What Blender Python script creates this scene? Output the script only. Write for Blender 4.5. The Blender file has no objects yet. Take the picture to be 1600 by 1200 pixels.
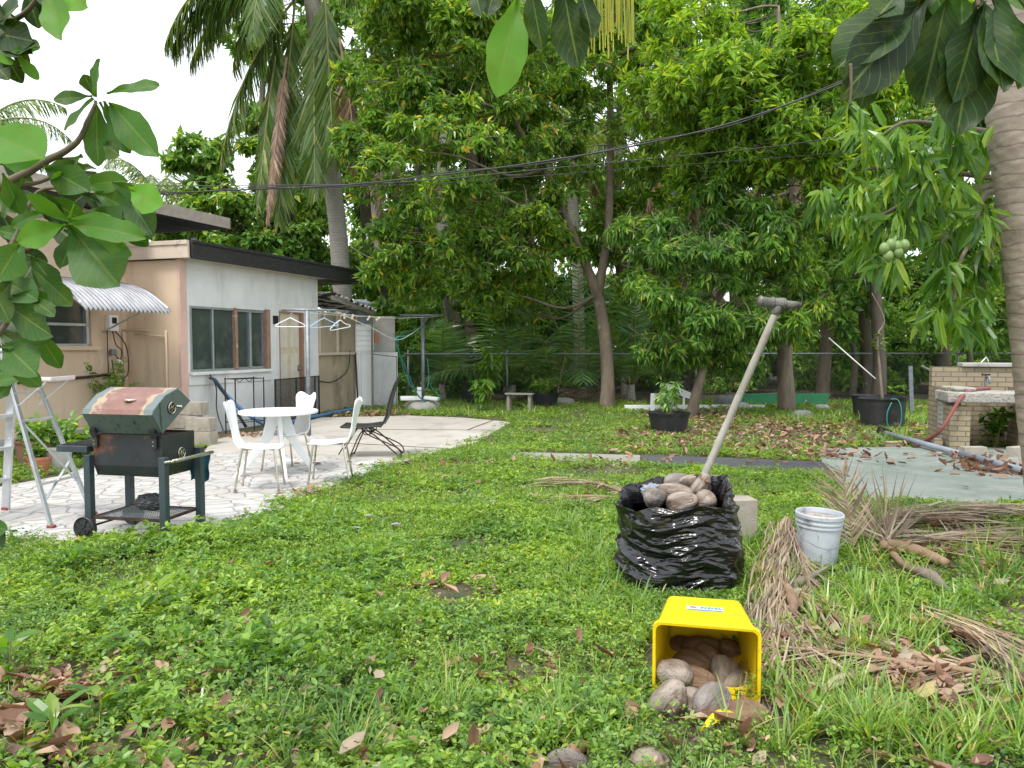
import bpy, math, random
import numpy as np
from math import sin, cos, pi, radians as R
from mathutils import Vector, Matrix
rnd = random.Random(7); rng = np.random.default_rng(7)
S = bpy.context.scene; COL = S.collection
# ------------------------------------------------------------------ camera, sky, sun, exposure
CZ = 1.55; PITCH = math.atan(62/1200)
cam = bpy.data.objects.new('camera', bpy.data.cameras.new('camera')); COL.objects.link(cam)
cam.location = (0, 0, CZ); cam.rotation_euler = (pi/2-PITCH, 0, 0)
cam.data.sensor_width = 36; cam.data.lens = 27; cam.data.clip_start = .05; cam.data.clip_end = 2000
S.camera = cam
SUN_EL, SUN_AZ = R(62), R(-150)       # azimuth clockwise from +Y
w = bpy.data.worlds.new('World'); S.world = w; w.use_nodes = True
nt = w.node_tree; bg = nt.nodes['Background']
sky = nt.nodes.new('ShaderNodeTexSky'); sky.sky_type = 'NISHITA'; sky.sun_disc = False
sky.sun_elevation = SUN_EL; sky.sun_rotation = SUN_AZ; sky.air_density = 1; sky.dust_density = 4
cl = nt.nodes.new('ShaderNodeMix'); cl.data_type = 'RGBA'; cl.inputs[0].default_value = .86
nt.links.new(sky.outputs[0], cl.inputs[6]); cl.inputs[7].default_value = (9.2, 9.7, 10.2, 1)   # bright overcast cloud
nt.links.new(cl.outputs[2], bg.inputs[0]); bg.inputs[1].default_value = .1
sun = bpy.data.objects.new('sun', bpy.data.lights.new('sun', 'SUN')); COL.objects.link(sun)
sun.data.energy = 1.5; sun.data.angle = R(14); sun.data.color = (1, .965, .91)
sd = Vector((sin(SUN_AZ)*cos(SUN_EL), cos(SUN_AZ)*cos(SUN_EL), sin(SUN_EL)))
sun.rotation_euler = sd.to_track_quat('Z', 'Y').to_euler(); sun.location = (0, 0, 30)
S.view_settings.view_transform = 'Standard'; S.view_settings.look = 'None'; S.view_settings.gamma = 1
S.view_settings.exposure = 1.1
S.render.engine = 'CYCLES'; S.cycles.max_bounces = 8; S.cycles.use_denoising = True
S.cycles.transparent_max_bounces = 8; S.cycles.caustics_reflective = False; S.cycles.caustics_refractive = False

# ------------------------------------------------------------------ projection helpers (photo pixel -> world)
_f = np.array([0, cos(PITCH), -sin(PITCH)]); _u = np.array([0, sin(PITCH), cos(PITCH)]); _r = np.array([1., 0, 0])
def ray(px, py): return _f + (px-800)/1200*_r + (600-py)/1200*_u
def P(px, py, Y):
    d = ray(px, py); return np.array([0, 0, CZ]) + d*(Y/d[1])
def G(px, py, z=0):
    d = ray(px, py); return np.array([0, 0, CZ]) + d*((z-CZ)/d[2])
def proj(xyz):
    d = xyz - np.array([0, 0, CZ]); zf = d @ _f
    return 800+1200*(d @ _r)/zf, 600-1200*(d @ _u)/zf

# ------------------------------------------------------------------ materials
def _nt(name):
    m = bpy.data.materials.new(name); m.use_nodes = True; t = m.node_tree; return m, t, t.nodes['Principled BSDF']
def _c(c): return (c[0], c[1], c[2], 1)
def node(t, k, **kw):
    n = t.nodes.new(k)
    for a, b in kw.items(): setattr(n, a, b)
    return n
def noise(t, co, scale, detail=5, rough=.55, stretch=None):
    if stretch:
        mp = node(t, 'ShaderNodeMapping'); mp.inputs[3].default_value = stretch; t.links.new(co, mp.inputs[0]); co = mp.outputs[0]
    n = node(t, 'ShaderNodeTexNoise'); n.inputs['Scale'].default_value = scale; n.inputs['Detail'].default_value = detail
    n.inputs['Roughness'].default_value = rough; t.links.new(co, n.inputs['Vector']); return n.outputs[0]
def ramp(t, x, stops, interp='LINEAR'):
    r = node(t, 'ShaderNodeValToRGB'); r.color_ramp.interpolation = interp; e = r.color_ramp.elements
    while len(e) < len(stops): e.new(.5)
    for k, (p, c) in enumerate(stops): e[k].position = p; e[k].color = _c(c) if hasattr(c, '__len__') else (c, c, c, 1)
    t.links.new(x, r.inputs[0]); return r.outputs[0]
def mixc(t, f, a, b, mode='MIX'):
    m = node(t, 'ShaderNodeMix', data_type='RGBA', blend_type=mode)
    for s, v in ((0, f), (6, a), (7, b)):
        if isinstance(v, (int, float)): m.inputs[s].default_value = v
        elif isinstance(v, (tuple, list)): m.inputs[s].default_value = _c(v)
        else: t.links.new(v, m.inputs[s])
    return m.outputs[2]
def bumpn(t, h, strength, dist=.02):
    b = node(t, 'ShaderNodeBump'); b.inputs['Strength'].default_value = strength; b.inputs['Distance'].default_value = dist
    t.links.new(h, b.inputs['Height']); return b.outputs[0]
def M(name, c1, c2=None, rough=.6, metal=0, scale=4, stretch=None, bump=0, bscale=25, bdist=.01, spec=.5, spots=None, spots2=None, lo=.35, hi=.65):
    """noise-mixed paint/stone/metal; spots=(colour, scale, threshold, softness)"""
    m, t, b = _nt(name); co = node(t, 'ShaderNodeTexCoord').outputs['Object']
    c2 = c2 or tuple(x*.8 for x in c1)
    n = noise(t, co, scale, stretch=stretch); c = ramp(t, n, [(lo, c1), (hi, c2)])
    for k, sp in enumerate((spots, spots2)):
        if sp:
            n2 = noise(t, co, sp[1], 8, .65, stretch=sp[4] if len(sp) > 4 else None)
            f = ramp(t, n2, [(sp[2], 0), (sp[2]+sp[3], 1)]); c = mixc(t, f, c, sp[0])
    t.links.new(c, b.inputs['Base Color'])
    b.inputs['Roughness'].default_value = rough; b.inputs['Metallic'].default_value = metal; b.inputs['Specular IOR Level'].default_value = spec
    if bump: t.links.new(bumpn(t, noise(t, co, bscale, 6, stretch=stretch), bump, bdist), b.inputs['Normal'])
    return m
def LM(name, cols, trans=.35, rough=.4, hue=.25, nscale=.5, gain=(1.6, 1.45, .5), spec=.55, amp=(1, 1, 1)):
    """leaves: every leaf its own tint, clumps drift in hue, light shines through"""
    m, t, b = _nt(name); g = node(t, 'ShaderNodeNewGeometry'); co = node(t, 'ShaderNodeTexCoord').outputs['Object']
    c = ramp(t, g.outputs['Random Per Island'], [(x[0], tuple(q*k for q, k in zip(x[1], amp))) for x in cols])
    v = ramp(t, noise(t, co, nscale, 3), [(.3, (1-hue, 1-hue*.7, 1)), (.7, (1+hue, 1+hue*.6, 1))])
    c = mixc(t, 1, c, v, 'MULTIPLY'); trans += .08; rough -= .06 if rough < .5 else 0
    t.links.new(c, b.inputs['Base Color']); b.inputs['Roughness'].default_value = rough; b.inputs['Specular IOR Level'].default_value = spec
    tr = node(t, 'ShaderNodeBsdfTranslucent'); t.links.new(mixc(t, 1, c, gain, 'MULTIPLY'), tr.inputs[0])
    mx = node(t, 'ShaderNodeMixShader'); mx.inputs[0].default_value = trans
    t.links.new(b.outputs[0], mx.inputs[1]); t.links.new(tr.outputs[0], mx.inputs[2])
    t.links.new(mx.outputs[0], t.nodes['Material Output'].inputs[0]); return m

# ------------------------------------------------------------------ mesh helpers
def fix(pts, off): return (np.asarray(pts, float)-np.asarray(off, float)) if off is not None else np.asarray(pts, float)
def link(name, me, mats, parent=None):
    o = bpy.data.objects.new(name, me); COL.objects.link(o)
    for m in (mats if isinstance(mats, (list, tuple)) else [mats]): me.materials.append(m)
    if parent: o.parent = parent
    return o
class MB:
    def __init__(s): s.v = []; s.f = []; s.m = []; s.cur = 0
    def add(s, vs, fs):
        b = len(s.v); s.v += [tuple(map(float, p)) for p in vs]; s.f += [tuple(b+i for i in f) for f in fs]; s.m += [s.cur]*len(fs); return s
    def box(s, c, d, rz=0, rx=0, ry=0, taper=1):
        M3 = Matrix.Rotation(rz, 3, 'Z') @ Matrix.Rotation(ry, 3, 'Y') @ Matrix.Rotation(rx, 3, 'X'); vs = []
        for z in (-.5, .5):
            k = taper if z > 0 else 1
            for x, y in ((-.5, -.5), (.5, -.5), (.5, .5), (-.5, .5)):
                vs.append(Vector(c) + M3 @ Vector((x*d[0]*k, y*d[1]*k, z*d[2])))
        return s.add(vs, [(3, 2, 1, 0), (4, 5, 6, 7), (0, 1, 5, 4), (1, 2, 6, 5), (2, 3, 7, 6), (3, 0, 4, 7)])
    def beam(s, a, b, w, h, up=(0, 0, 1)):
        a, b = Vector(a), Vector(b); d = (b-a).normalized(); sd_ = d.cross(Vector(up))
        if sd_.length < 1e-3: sd_ = d.cross(Vector((0, 1, 0)))
        sd_.normalize(); u = sd_.cross(d); vs = []
        for p in (a, b):
            for x, y in ((-1, -1), (1, -1), (1, 1), (-1, 1)): vs.append(p+sd_*x*w/2+u*y*h/2)
        return s.add(vs, [(0, 1, 2, 3), (7, 6, 5, 4), (0, 4, 5, 1), (1, 5, 6, 2), (2, 6, 7, 3), (3, 7, 4, 0)])
    def prism(s, poly, z0, z1):
        n = len(poly); vs = [(p[0], p[1], z0) for p in poly]+[(p[0], p[1], z1) for p in poly]
        return s.add(vs, [tuple(range(n))[::-1], tuple(range(n, 2*n))]+[(i, (i+1) % n, n+(i+1) % n, n+i) for i in range(n)])
    def tube(s, pts, r, n=8, sub=1, rfun=None, caps=True):
        pts = [np.asarray(p, float) for p in pts]
        rr = list(r) if hasattr(r, '__len__') else [r]*len(pts)
        if sub > 1 and len(pts) > 1:
            q, qr = [], []; N = len(pts)
            for i in range(N-1):
                p0, p1, p2, p3 = pts[max(i-1, 0)], pts[i], pts[i+1], pts[min(i+2, N-1)]
                for k in range(sub):
                    t = k/sub; q.append(.5*((2*p1)+(p2-p0)*t+(2*p0-5*p1+4*p2-p3)*t*t+(3*p1-p0-3*p2+p3)*t**3)); qr.append(rr[i]*(1-t)+rr[i+1]*t)
            q.append(pts[-1]); qr.append(rr[-1]); pts, rr = q, qr
        d = pts[1]-pts[0]; d = d/np.linalg.norm(d); a = np.cross(d, [0, 0, 1.]) if abs(d[2]) < .9 else np.cross(d, [1., 0, 0]); a /= np.linalg.norm(a)
        vs = []
        for i, p in enumerate(pts):
            d = pts[min(i+1, len(pts)-1)]-pts[max(i-1, 0)]; d = d/(np.linalg.norm(d)+1e-9)
            a = a-d*(a@d); a /= np.linalg.norm(a)+1e-9; b = np.cross(d, a)
            for k in range(n):
                t = 2*pi*k/n; q = rr[i]*(rfun(i, t) if rfun else 1); vs.append(p+q*(cos(t)*a+sin(t)*b))
        L = len(pts); fs = [(i*n+k, i*n+(k+1) % n, (i+1)*n+(k+1) % n, (i+1)*n+k) for i in range(L-1) for k in range(n)]
        if caps: fs += [tuple(range(n))[::-1], tuple((L-1)*n+k for k in range(n))]
        return s.add(vs, fs)
    def lathe(s, prof, c=(0, 0, 0), n=32, fun=None, sx=1, sy=1):
        vs = []
        for j, (r, z) in enumerate(prof):
            for k in range(n):
                t = 2*pi*k/n; q = max(r, 1e-4)*(fun(j, t) if fun else 1); vs.append((c[0]+q*cos(t)*sx, c[1]+q*sin(t)*sy, c[2]+z))
        L = len(prof); return s.add(vs, [(j*n+k, j*n+(k+1) % n, (j+1)*n+(k+1) % n, (j+1)*n+k) for j in range(L-1) for k in range(n)])
    def grid(s, fn, nu, nv):
        vs = [fn(i/nu, j/nv) for i in range(nu+1) for j in range(nv+1)]
        return s.add(vs, [(i*(nv+1)+j, (i+1)*(nv+1)+j, (i+1)*(nv+1)+j+1, i*(nv+1)+j+1) for i in range(nu) for j in range(nv)])
    def build(s, name, mats, parent=None, off=None, smooth=False, bevel=0, solid=0, sub=0):
        me = bpy.data.meshes.new(name); vs = fix(s.v, off); me.from_pydata(vs.tolist(), [], s.f)
        me.polygons.foreach_set('material_index', s.m)
        if smooth: me.polygons.foreach_set('use_smooth', [True]*len(s.f))
        me.update(); o = link(name, me, mats, parent)
        if solid: q = o.modifiers.new('solid', 'SOLIDIFY'); q.thickness = solid; q.offset = 0
        if bevel: q = o.modifiers.new('bevel', 'BEVEL'); q.width = bevel; q.segments = 2; q.limit_method = 'ANGLE'; q.angle_limit = R(40)
        if sub: q = o.modifiers.new('sub', 'SUBSURF'); q.levels = q.render_levels = sub
        return o
def tag(o, label=None, cat=None, group=None, kind=None):
    if label: o['label'] = label
    if cat: o['category'] = cat
    if group: o['group'] = group
    if kind: o['kind'] = kind
    return o
def thing(name, label, cat, loc=(0, 0, 0), rz=0, group=None):
    o = bpy.data.objects.new(name, None); COL.objects.link(o); o.location = loc; o.rotation_euler = (0, 0, rz); o.empty_display_size = .1
    return tag(o, label, cat, group)
def dup(root, loc, rz, label, group=None):
    r = root.copy(); COL.objects.link(r); r.location = loc; r.rotation_euler = (0, 0, rz); tag(r, label, group=group)
    for ch in list(root.children):
        c = ch.copy(); COL.objects.link(c); c.parent = r
        for g in list(ch.children):
            d = g.copy(); COL.objects.link(d); d.parent = c
    return r
# ---- leaf masses in numpy
T_DIA = (np.array([(0, 0, 0), (.42, .5, .10), (1, 0, -.12), (.42, -.5, .10)]), [(0, 3, 2), (0, 2, 1)])
T_OVAL = (np.array([(0, 0, 0), (.28, .42, .05), (.28, 0, 0), (.28, -.42, .05), (.68, .40, .0), (.68, 0, -.05), (.68, -.40, .0), (1, 0, -.16)]),
          [(0, 3, 2), (0, 2, 1), (2, 3, 6, 5), (2, 5, 4, 1), (5, 6, 7), (5, 7, 4)])
T_BLADE = (np.array([(0, -.5, 0), (0, .5, 0), (.5, -.42, -.06), (.5, .42, -.06), (.8, -.22, -.2), (.8, .22, -.2), (1, 0, -.38)]), [(0, 2, 3, 1), (2, 4, 5, 3), (4, 6, 5)])
T_LET = (np.array([(0, -.35, 0), (0, .35, 0), (.45, -.5, -.04), (.45, .5, -.04), (1, 0, -.22)]), [(0, 2, 3, 1), (2, 4, 3)])
T_CURL = (np.array([(0, 0, .0), (.25, .4, .22), (.25, 0, .02), (.25, -.4, .16), (.7, .36, .3), (.7, 0, .08), (.7, -.4, .14), (1, .05, .3)]), T_OVAL[1])
def nrmz(a): return a/(np.linalg.norm(a, axis=-1, keepdims=True)+1e-9)
class LB:
    def __init__(s): s.V = []; s.L = []; s.C = []; s.n = 0
    def add(s, pos, d, nr, L, W, T):
        pos = np.asarray(pos, float); N = len(pos)
        if not N: return
        d = nrmz(np.asarray(d, float)); nr = np.asarray(nr, float)*np.ones((N, 1)); side = nrmz(np.cross(nr, d)); nr = np.cross(d, side)
        tv, tf = T; L = np.broadcast_to(np.asarray(L, float), (N,)); W = np.broadcast_to(np.asarray(W, float), (N,))
        V = pos[:, None]+(L[:, None]*tv[None, :, 0])[..., None]*d[:, None]+(W[:, None]*tv[None, :, 1])[..., None]*side[:, None]+(L[:, None]*tv[None, :, 2])[..., None]*nr[:, None]
        loop = np.concatenate([np.array(f) for f in tf]); cnt = np.array([len(f) for f in tf])
        s.L.append((loop[None]+(np.arange(N)*len(tv))[:, None]+s.n).ravel()); s.C.append(np.tile(cnt, N)); s.V.append(V.reshape(-1, 3)); s.n += N*len(tv)
    def build(s, name, mat, parent=None, off=None, smooth=False):
        V = fix(np.concatenate(s.V), off); Lp = np.concatenate(s.L).astype(np.int32); C = np.concatenate(s.C)
        me = bpy.data.meshes.new(name); me.vertices.add(len(V)); me.vertices.foreach_set('co', V.astype(np.float32).ravel())
        me.loops.add(len(Lp)); me.loops.foreach_set('vertex_index', Lp); me.polygons.add(len(C))
        me.polygons.foreach_set('loop_start', np.concatenate([[0], np.cumsum(C)[:-1]]).astype(np.int32))
        if smooth: me.polygons.foreach_set('use_smooth', np.ones(len(C), bool))
        else: me.polygons.foreach_set('use_smooth', np.zeros(len(C), bool))
        me.update(calc_edges=True); return link(name, me, mat, parent)
def unit(n, r=rng): return nrmz(r.normal(size=(n, 3)))
def vnoise(x, y, s, seed=0):
    """smooth value noise 0..1"""
    g = np.random.default_rng(seed).random((64, 64)); x = np.asarray(x)/s+100.3; y = np.asarray(y)/s+100.7
    xi = np.floor(x).astype(int); yi = np.floor(y).astype(int); fx = x-xi; fy = y-yi; fx = fx*fx*(3-2*fx); fy = fy*fy*(3-2*fy)
    a = g[xi % 64, yi % 64]; b = g[(xi+1) % 64, yi % 64]; c = g[xi % 64, (yi+1) % 64]; d = g[(xi+1) % 64, (yi+1) % 64]
    return (a*(1-fx)+b*fx)*(1-fy)+(c*(1-fx)+d*fx)*fy
def whorls(lb, tips, axis, k, L, W, T=T_DIA, droop=.45, spread=.9, seed=1):
    """k leaves fan out round every twig tip"""
    r = np.random.default_rng(seed); n = len(tips); a = nrmz(axis); ref = nrmz(np.cross(a, unit(n, r))); b = np.cross(a, ref)
    for j in range(k):
        ph = 2*pi*j/k*1.0+r.random(n)*1.2+j*2.4; el = r.uniform(-.1, .9, n)
        d = (np.cos(ph)[:, None]*ref+np.sin(ph)[:, None]*b)*spread*np.cos(el)[:, None]+a*np.sin(el)[:, None]
        d[:, 2] -= droop*r.uniform(.4, 1.6, n); d = nrmz(d)
        up = nrmz(a+np.array([0, 0, .7])+r.normal(size=(n, 3))*.45)
        l = L*r.uniform(.6, 1.25, n); lb.add(tips-a*(r.uniform(0, .5, n)*L)[:, None]+d*.02, d, up, l, W*l/L*r.uniform(.8, 1.2, n), T)
def crown_leaves(lb, ells, n_tip, k, L, W, T=T_DIA, clump=.55, per=26, droop=.45, seed=1):
    """ells: (centre, (rx,ry,rz)); clumps on the shells, twig tips in the clumps, leaves round the tips"""
    r = np.random.default_rng(seed); vol = np.array([e[1][0]*e[1][1]+e[1][0]*e[1][2]+e[1][1]*e[1][2] for e in ells]); pr = vol/vol.sum()
    nc = max(1, n_tip//per); which = r.choice(len(ells), nc, p=pr); C = np.array([e[0] for e in ells])[which]; Q = np.array([e[1] for e in ells])[which]
    clump = clump*.86; d = unit(nc, r); d[:, 2] = d[:, 2]*.9+.12; rad = r.uniform(.35, 1.05, nc)**.6; cc = C+d*Q*rad[:, None]
    cr = clump*r.uniform(.5, 1.35, nc); idx = np.repeat(np.arange(nc), per)
    o = unit(len(idx), r)*(r.random(len(idx))**.45)[:, None]*cr[idx][:, None]*np.array([1, 1, .62]); tips = cc[idx]+o
    axis = nrmz(nrmz(o)+.6*d[idx]+np.array([0, 0, .45])+r.normal(size=o.shape)*.3)
    sz = (r.uniform(.72, 1.3, nc)[idx]); whorls(lb, tips, axis, k, L*sz, W*sz, T, droop, seed=seed+5); return cc
def E(px, py, Y, rpx, rpy, rd=None):
    c = P(px, py, Y); s = Y/1200; return (c, (rpx*s, rd if rd else rpx*s*.8, rpy*s))
def frond(lb, mb, base, d0, length, droop, nl, ll, hang=.4, wid=.035, seed=0, r0=.02, lift=.0, T=T_LET, twist=0, t0=.12, spread=1):
    r = np.random.default_rng(seed); n = 16; p = np.array(base, float); d = nrmz(np.array(d0, float)); pts = [p.copy()]; ds = [d.copy()]
    for i in range(n):
        d = d+np.array([0, 0, -droop/n*(.5+1.0*i/n)]); d = d/np.linalg.norm(d); p = p+d*length/n; pts.append(p.copy()); ds.append(d.copy())
    pts = np.array(pts); ds = np.array(ds); mb.tube(pts, list(np.linspace(r0, r0*.25, n+1)), 5)
    t = np.repeat(np.linspace(t0, .995, nl), 2)+r.normal(size=2*nl)*.004; t = np.clip(t, .02, .999); sg = np.tile([1., -1.], nl)
    x = t*n; i = np.minimum(x.astype(int), n-1); fr = (x-i)[:, None]; pos = pts[i]*(1-fr)+pts[i+1]*fr; dd = nrmz(ds[i]*(1-fr)+ds[i+1]*fr)
    hz = np.cross(ds[0], [0, 0, 1.]); 
    if np.linalg.norm(hz) < .2: hz = np.array([cos(twist), sin(twist), 0])
    hz = nrmz(hz); sd_ = nrmz(np.cross(dd, np.cross(hz, dd))); up = nrmz(np.cross(sd_, dd)); up *= np.where(up[:, 2:3] < 0, -1, 1)
    ld = sd_*sg[:, None]*spread+dd*(.45+.5*t)[:, None]+up*.15; ld = nrmz(ld); ld[:, 2] -= hang*r.uniform(.6, 1.5, 2*nl); ld += r.normal(size=ld.shape)*.07
    le = ll*np.clip(np.sin(pi*(.12+.83*t)), .12, 1)**.7*r.uniform(.85, 1.1, 2*nl)
    lb.add(pos, ld, up+r.normal(size=up.shape)*.25, le, wid, T); return pts
def inpoly(u, v, poly):
    u = np.asarray(u); v = np.asarray(v); c = np.zeros(u.shape, bool); n = len(poly)
    for i in range(n):
        x1, y1 = poly[i]; x2, y2 = poly[(i+1) % n]
        if y1 == y2: continue
        c ^= ((y1 > v) != (y2 > v)) & (u < (x2-x1)*(v-y1)/(y2-y1)+x1)
    return c

# ------------------------------------------------------------------ shared materials
WHITE = (.75, .76, .76)
m_white = M('white_lacquer', (.86, .87, .88), (.78, .79, .80), .35, bump=.05)
m_stucco = M('white_stucco', (.74, .75, .74), (.62, .63, .62), .85, scale=1.2, bump=.35, bscale=60, spots=((.46, .45, .41), 2.2, .52, .3, (1.4, 1, .3)), spots2=((.34, .28, .2), 9, .66, .06))
m_peach = M('peach_stucco', (.68, .53, .39), (.60, .45, .32), .85, scale=1.1, bump=.3, bscale=60, spots=((.36, .28, .2), 2.4, .54, .28, (1.4, 1, .3)), spots2=((.62, .55, .46), 8, .66, .04))
m_pink = M('pink_paint', (.66, .44, .37), (.55, .38, .31), .8, bump=.25, bscale=50, spots=((.5, .47, .42), 6, .6, .06))
m_tan = M('tan_plywood', (.40, .33, .23), (.34, .28, .19), .8, scale=1.5, spots=((.14, .12, .09), 1.7, .52, .2, (1, 1, .5)), bump=.1)
m_tar = M('tarred_fascia', (.012, .012, .013), (.03, .028, .026), .75, scale=6, stretch=(1, 1, 4), bump=.6, bscale=20, spots=((.16, .14, .12), 5, .66, .08, (.4, 1, 2.5)))
m_cream = M('cream_fascia', (.60, .50, .40), (.5, .42, .34), .8, bump=.2, spots=((.2, .16, .12), 5, .62, .08))
m_roof = M('roof_felt', (.10, .10, .10), (.16, .155, .15), .95, bump=.4, scale=3)
m_conc = M('concrete', (.42, .41, .38), (.33, .32, .30), .9, scale=3, bump=.4, bscale=40, spots=((.15, .14, .12), 3, .6, .15))
m_block = M('cinder_block', (.40, .36, .30), (.31, .28, .23), .95, scale=9, bump=.7, bscale=90, spots=((.14, .13, .10), 5, .58, .15))
m_alu = M('aluminium', (.62, .64, .66), (.50, .52, .54), .38, .75, scale=7, bump=.05, spots=((.85, .83, .82), 14, .66, .03))
m_steel = M('galvanised_steel', (.27, .29, .31), (.18, .20, .215), .5, .6, scale=14, bump=.1, spots=((.22, .14, .09), 6, .68, .08))
m_chrome = M('chrome', (.66, .62, .56), (.5, .44, .37), .25, .95, scale=12)
m_black = M('black_metal', (.018, .018, .02), (.03, .028, .027), .5, .3, scale=9, bump=.1, spots=((.10, .05, .03), 12, .68, .06))
m_rust = M('rusty_iron', (.09, .05, .035), (.03, .022, .02), .7, .4, scale=14, bump=.3)
m_blackpl = M('black_plastic', (.014, .015, .017), (.03, .031, .033), .5, bump=.15, scale=5, spots=((.12, .11, .09), 5, .62, .2))
m_glass = M('dusty_glass', (.035, .05, .045), (.06, .08, .07), .12, spec=.8, scale=1.3, spots=((.14, .16, .14), 2.2, .5, .3))
m_frame = M('rusty_window_wood', (.34, .20, .14), (.24, .15, .11), .8, scale=8, bump=.3, spots=((.55, .42, .34), 6, .6, .08))
m_wood = M('grey_wood', (.30, .27, .23), (.2, .18, .15), .85, scale=4, stretch=(1, 10, 10), bump=.4)
m_blue = M('blue_hose', (.05, .17, .36), (.08, .2, .38), .5)
m_green_hose = M('green_cord', (.02, .26, .20), (.03, .2, .17), .5)
m_cord = M('white_cord', (.6, .6, .56), (.5, .5, .46), .8)
m_cable = M('black_cable', (.012, .012, .013), (.03, .03, .03), .45)
m_terra = M('terracotta', (.50, .20, .10), (.38, .15, .08), .8, bump=.2, spots=((.5, .42, .35), 7, .62, .1))
m_soil = M('potting_soil', (.05, .035, .022), (.09, .06, .04), 1, scale=20, bump=1, bscale=60)
m_grn = M('green_painted_board', (.02, .22, .09), (.02, .17, .07), .6, spots=((.35, .45, .38), 4, .63, .05))
m_greybag = M('grey_poly', (.045, .05, .055), (.07, .075, .08), .3, bump=.9, bscale=14, bdist=.03)
m_teal = M('teal_cloth', (.03, .13, .20), (.04, .16, .24), .9, bump=.4, bscale=12)

# ------------------------------------------------------------------ the setting: ground sheets
def ground_mat():
    m, t, b = _nt('leafy_soil'); co = node(t, 'ShaderNodeTexCoord').outputs['Object']
    c = ramp(t, noise(t, co, 1.3, 8, .7), [(.3, (.045, .032, .02)), (.5, (.10, .08, .055)), (.7, (.22, .185, .14))])
    c = mixc(t, ramp(t, noise(t, co, 38, 4, .7), [(.5, 0), (.6, 1)]), c, (.20, .12, .075))
    c = mixc(t, ramp(t, noise(t, co, 55, 3, .6), [(.6, 0), (.66, 1)]), c, (.33, .29, .22))
    c = mixc(t, ramp(t, noise(t, co, .8, 6, .7), [(.42, 0), (.6, .75)]), c, (.05, .085, .02))
    t.links.new(c, b.inputs[0]); b.inputs['Roughness'].default_value = 1
    t.links.new(bumpn(t, noise(t, co, 30, 8, .75), .9, .04), b.inputs['Normal']); return m
mb = MB(); xs = [-160, -40, -12, 0, 12, 40, 160]; ys = [-60, -10, 2, 8, 14, 20, 30, 60, 260]
mb.add([(x, y, 0) for x in xs for y in ys], [(i*9+j, (i+1)*9+j, (i+1)*9+j+1, i*9+j+1) for i in range(6) for j in range(8)])
tag(mb.build('ground', ground_mat()), kind='structure')

def px_poly(pts, z): return [tuple(G(x, y, z)[:2]) for x, y in pts]
PAVE = [(-420, 860), (0, 852), (180, 856), (335, 842), (400, 815), (480, 772), (560, 745), (628, 721), (470, 709), (320, 704), (220, 704), (150, 722), (100, 742), (0, 760), (-420, 770)]
CONC = [(320, 704), (470, 709), (628, 721), (690, 703), (745, 690), (775, 672), (800, 659), (720, 652), (640, 649), (500, 652), (440, 668), (330, 686)]
PATH = [(795, 706), (1000, 711), (1150, 716), (1285, 722), (1330, 745), (1150, 735), (1000, 727), (870, 718), (800, 715)]
GSLAB = [(1276, 701), (1340, 699), (1450, 697), (1640, 700), (1800, 740), (1900, 800), (1480, 792), (1320, 776), (1290, 735)]
def paving_mat():
    m, t, b = _nt('crazy_paving'); co = node(t, 'ShaderNodeTexCoord').outputs['Object']
    wv = node(t, 'ShaderNodeTexNoise'); wv.inputs['Scale'].default_value = 3; t.links.new(co, wv.inputs[0])
    ad = node(t, 'ShaderNodeVectorMath', operation='MULTIPLY_ADD'); t.links.new(wv.outputs['Color'], ad.inputs[0]); ad.inputs[1].default_value = (.3, .3, 0); t.links.new(co, ad.inputs[2])
    v = node(t, 'ShaderNodeTexVoronoi', feature='DISTANCE_TO_EDGE'); v.inputs['Scale'].default_value = 4.3; t.links.new(ad.outputs[0], v.inputs[0])
    v2 = node(t, 'ShaderNodeTexVoronoi'); v2.inputs['Scale'].default_value = 4.3; t.links.new(ad.outputs[0], v2.inputs[0])
    st = ramp(t, v2.outputs['Color'], [(.1, (.42, .41, .39)), (.4, (.50, .49, .47)), (.6, (.43, .405, .39)), (.85, (.54, .54, .53))])
    st = mixc(t, ramp(t, noise(t, co, 2.2, 8, .7), [(.45, 0), (.7, .75)]), st, (.33, .31, .28))
    st = mixc(t, ramp(t, noise(t, co, 17, 5, .7), [(.58, 0), (.7, .6)]), st, (.24, .2, .17))
    e = ramp(t, v.outputs['Distance'], [(.012, .6), (.045, 0)]); c = mixc(t, e, st, (.22, .20, .18))
    t.links.new(c, b.inputs[0]); b.inputs['Roughness'].default_value = .75
    t.links.new(bumpn(t, ramp(t, v.outputs['Distance'], [(.0, 0), (.07, 1)]), .8, .02), b.inputs['Normal']); return m
def slab_mat(name, c1, c2, c3, th=.55):
    m, t, b = _nt(name); co = node(t, 'ShaderNodeTexCoord').outputs['Object']
    c = ramp(t, noise(t, co, .9, 8, .65), [(.35, c1), (.65, c2)]); c = mixc(t, ramp(t, noise(t, co, 1.7, 10, .75), [(th, 0), (th+.2, .85)]), c, c3)
    c = mixc(t, ramp(t, noise(t, co, 45, 3, .6), [(.62, 0), (.7, .5)]), c, tuple(x*.4 for x in c1))
    t.links.new(c, b.inputs[0]); b.inputs['Roughness'].default_value = .85; t.links.new(bumpn(t, noise(t, co, 40, 6, .7), .4, .01), b.inputs['Normal']); return m
mb = MB(); mb.prism(px_poly(PAVE, .03), -.05, .03); tag(mb.build('stone_paving', paving_mat(), bevel=.01), kind='structure')
mb = MB(); mb.prism(px_poly(CONC, .045), -.05, .042); tag(mb.build('concrete_pavement', slab_mat('old_concrete', (.47, .44, .39), (.39, .36, .32), (.24, .21, .18), .5), bevel=.01), kind='structure')
mb = MB()
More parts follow.
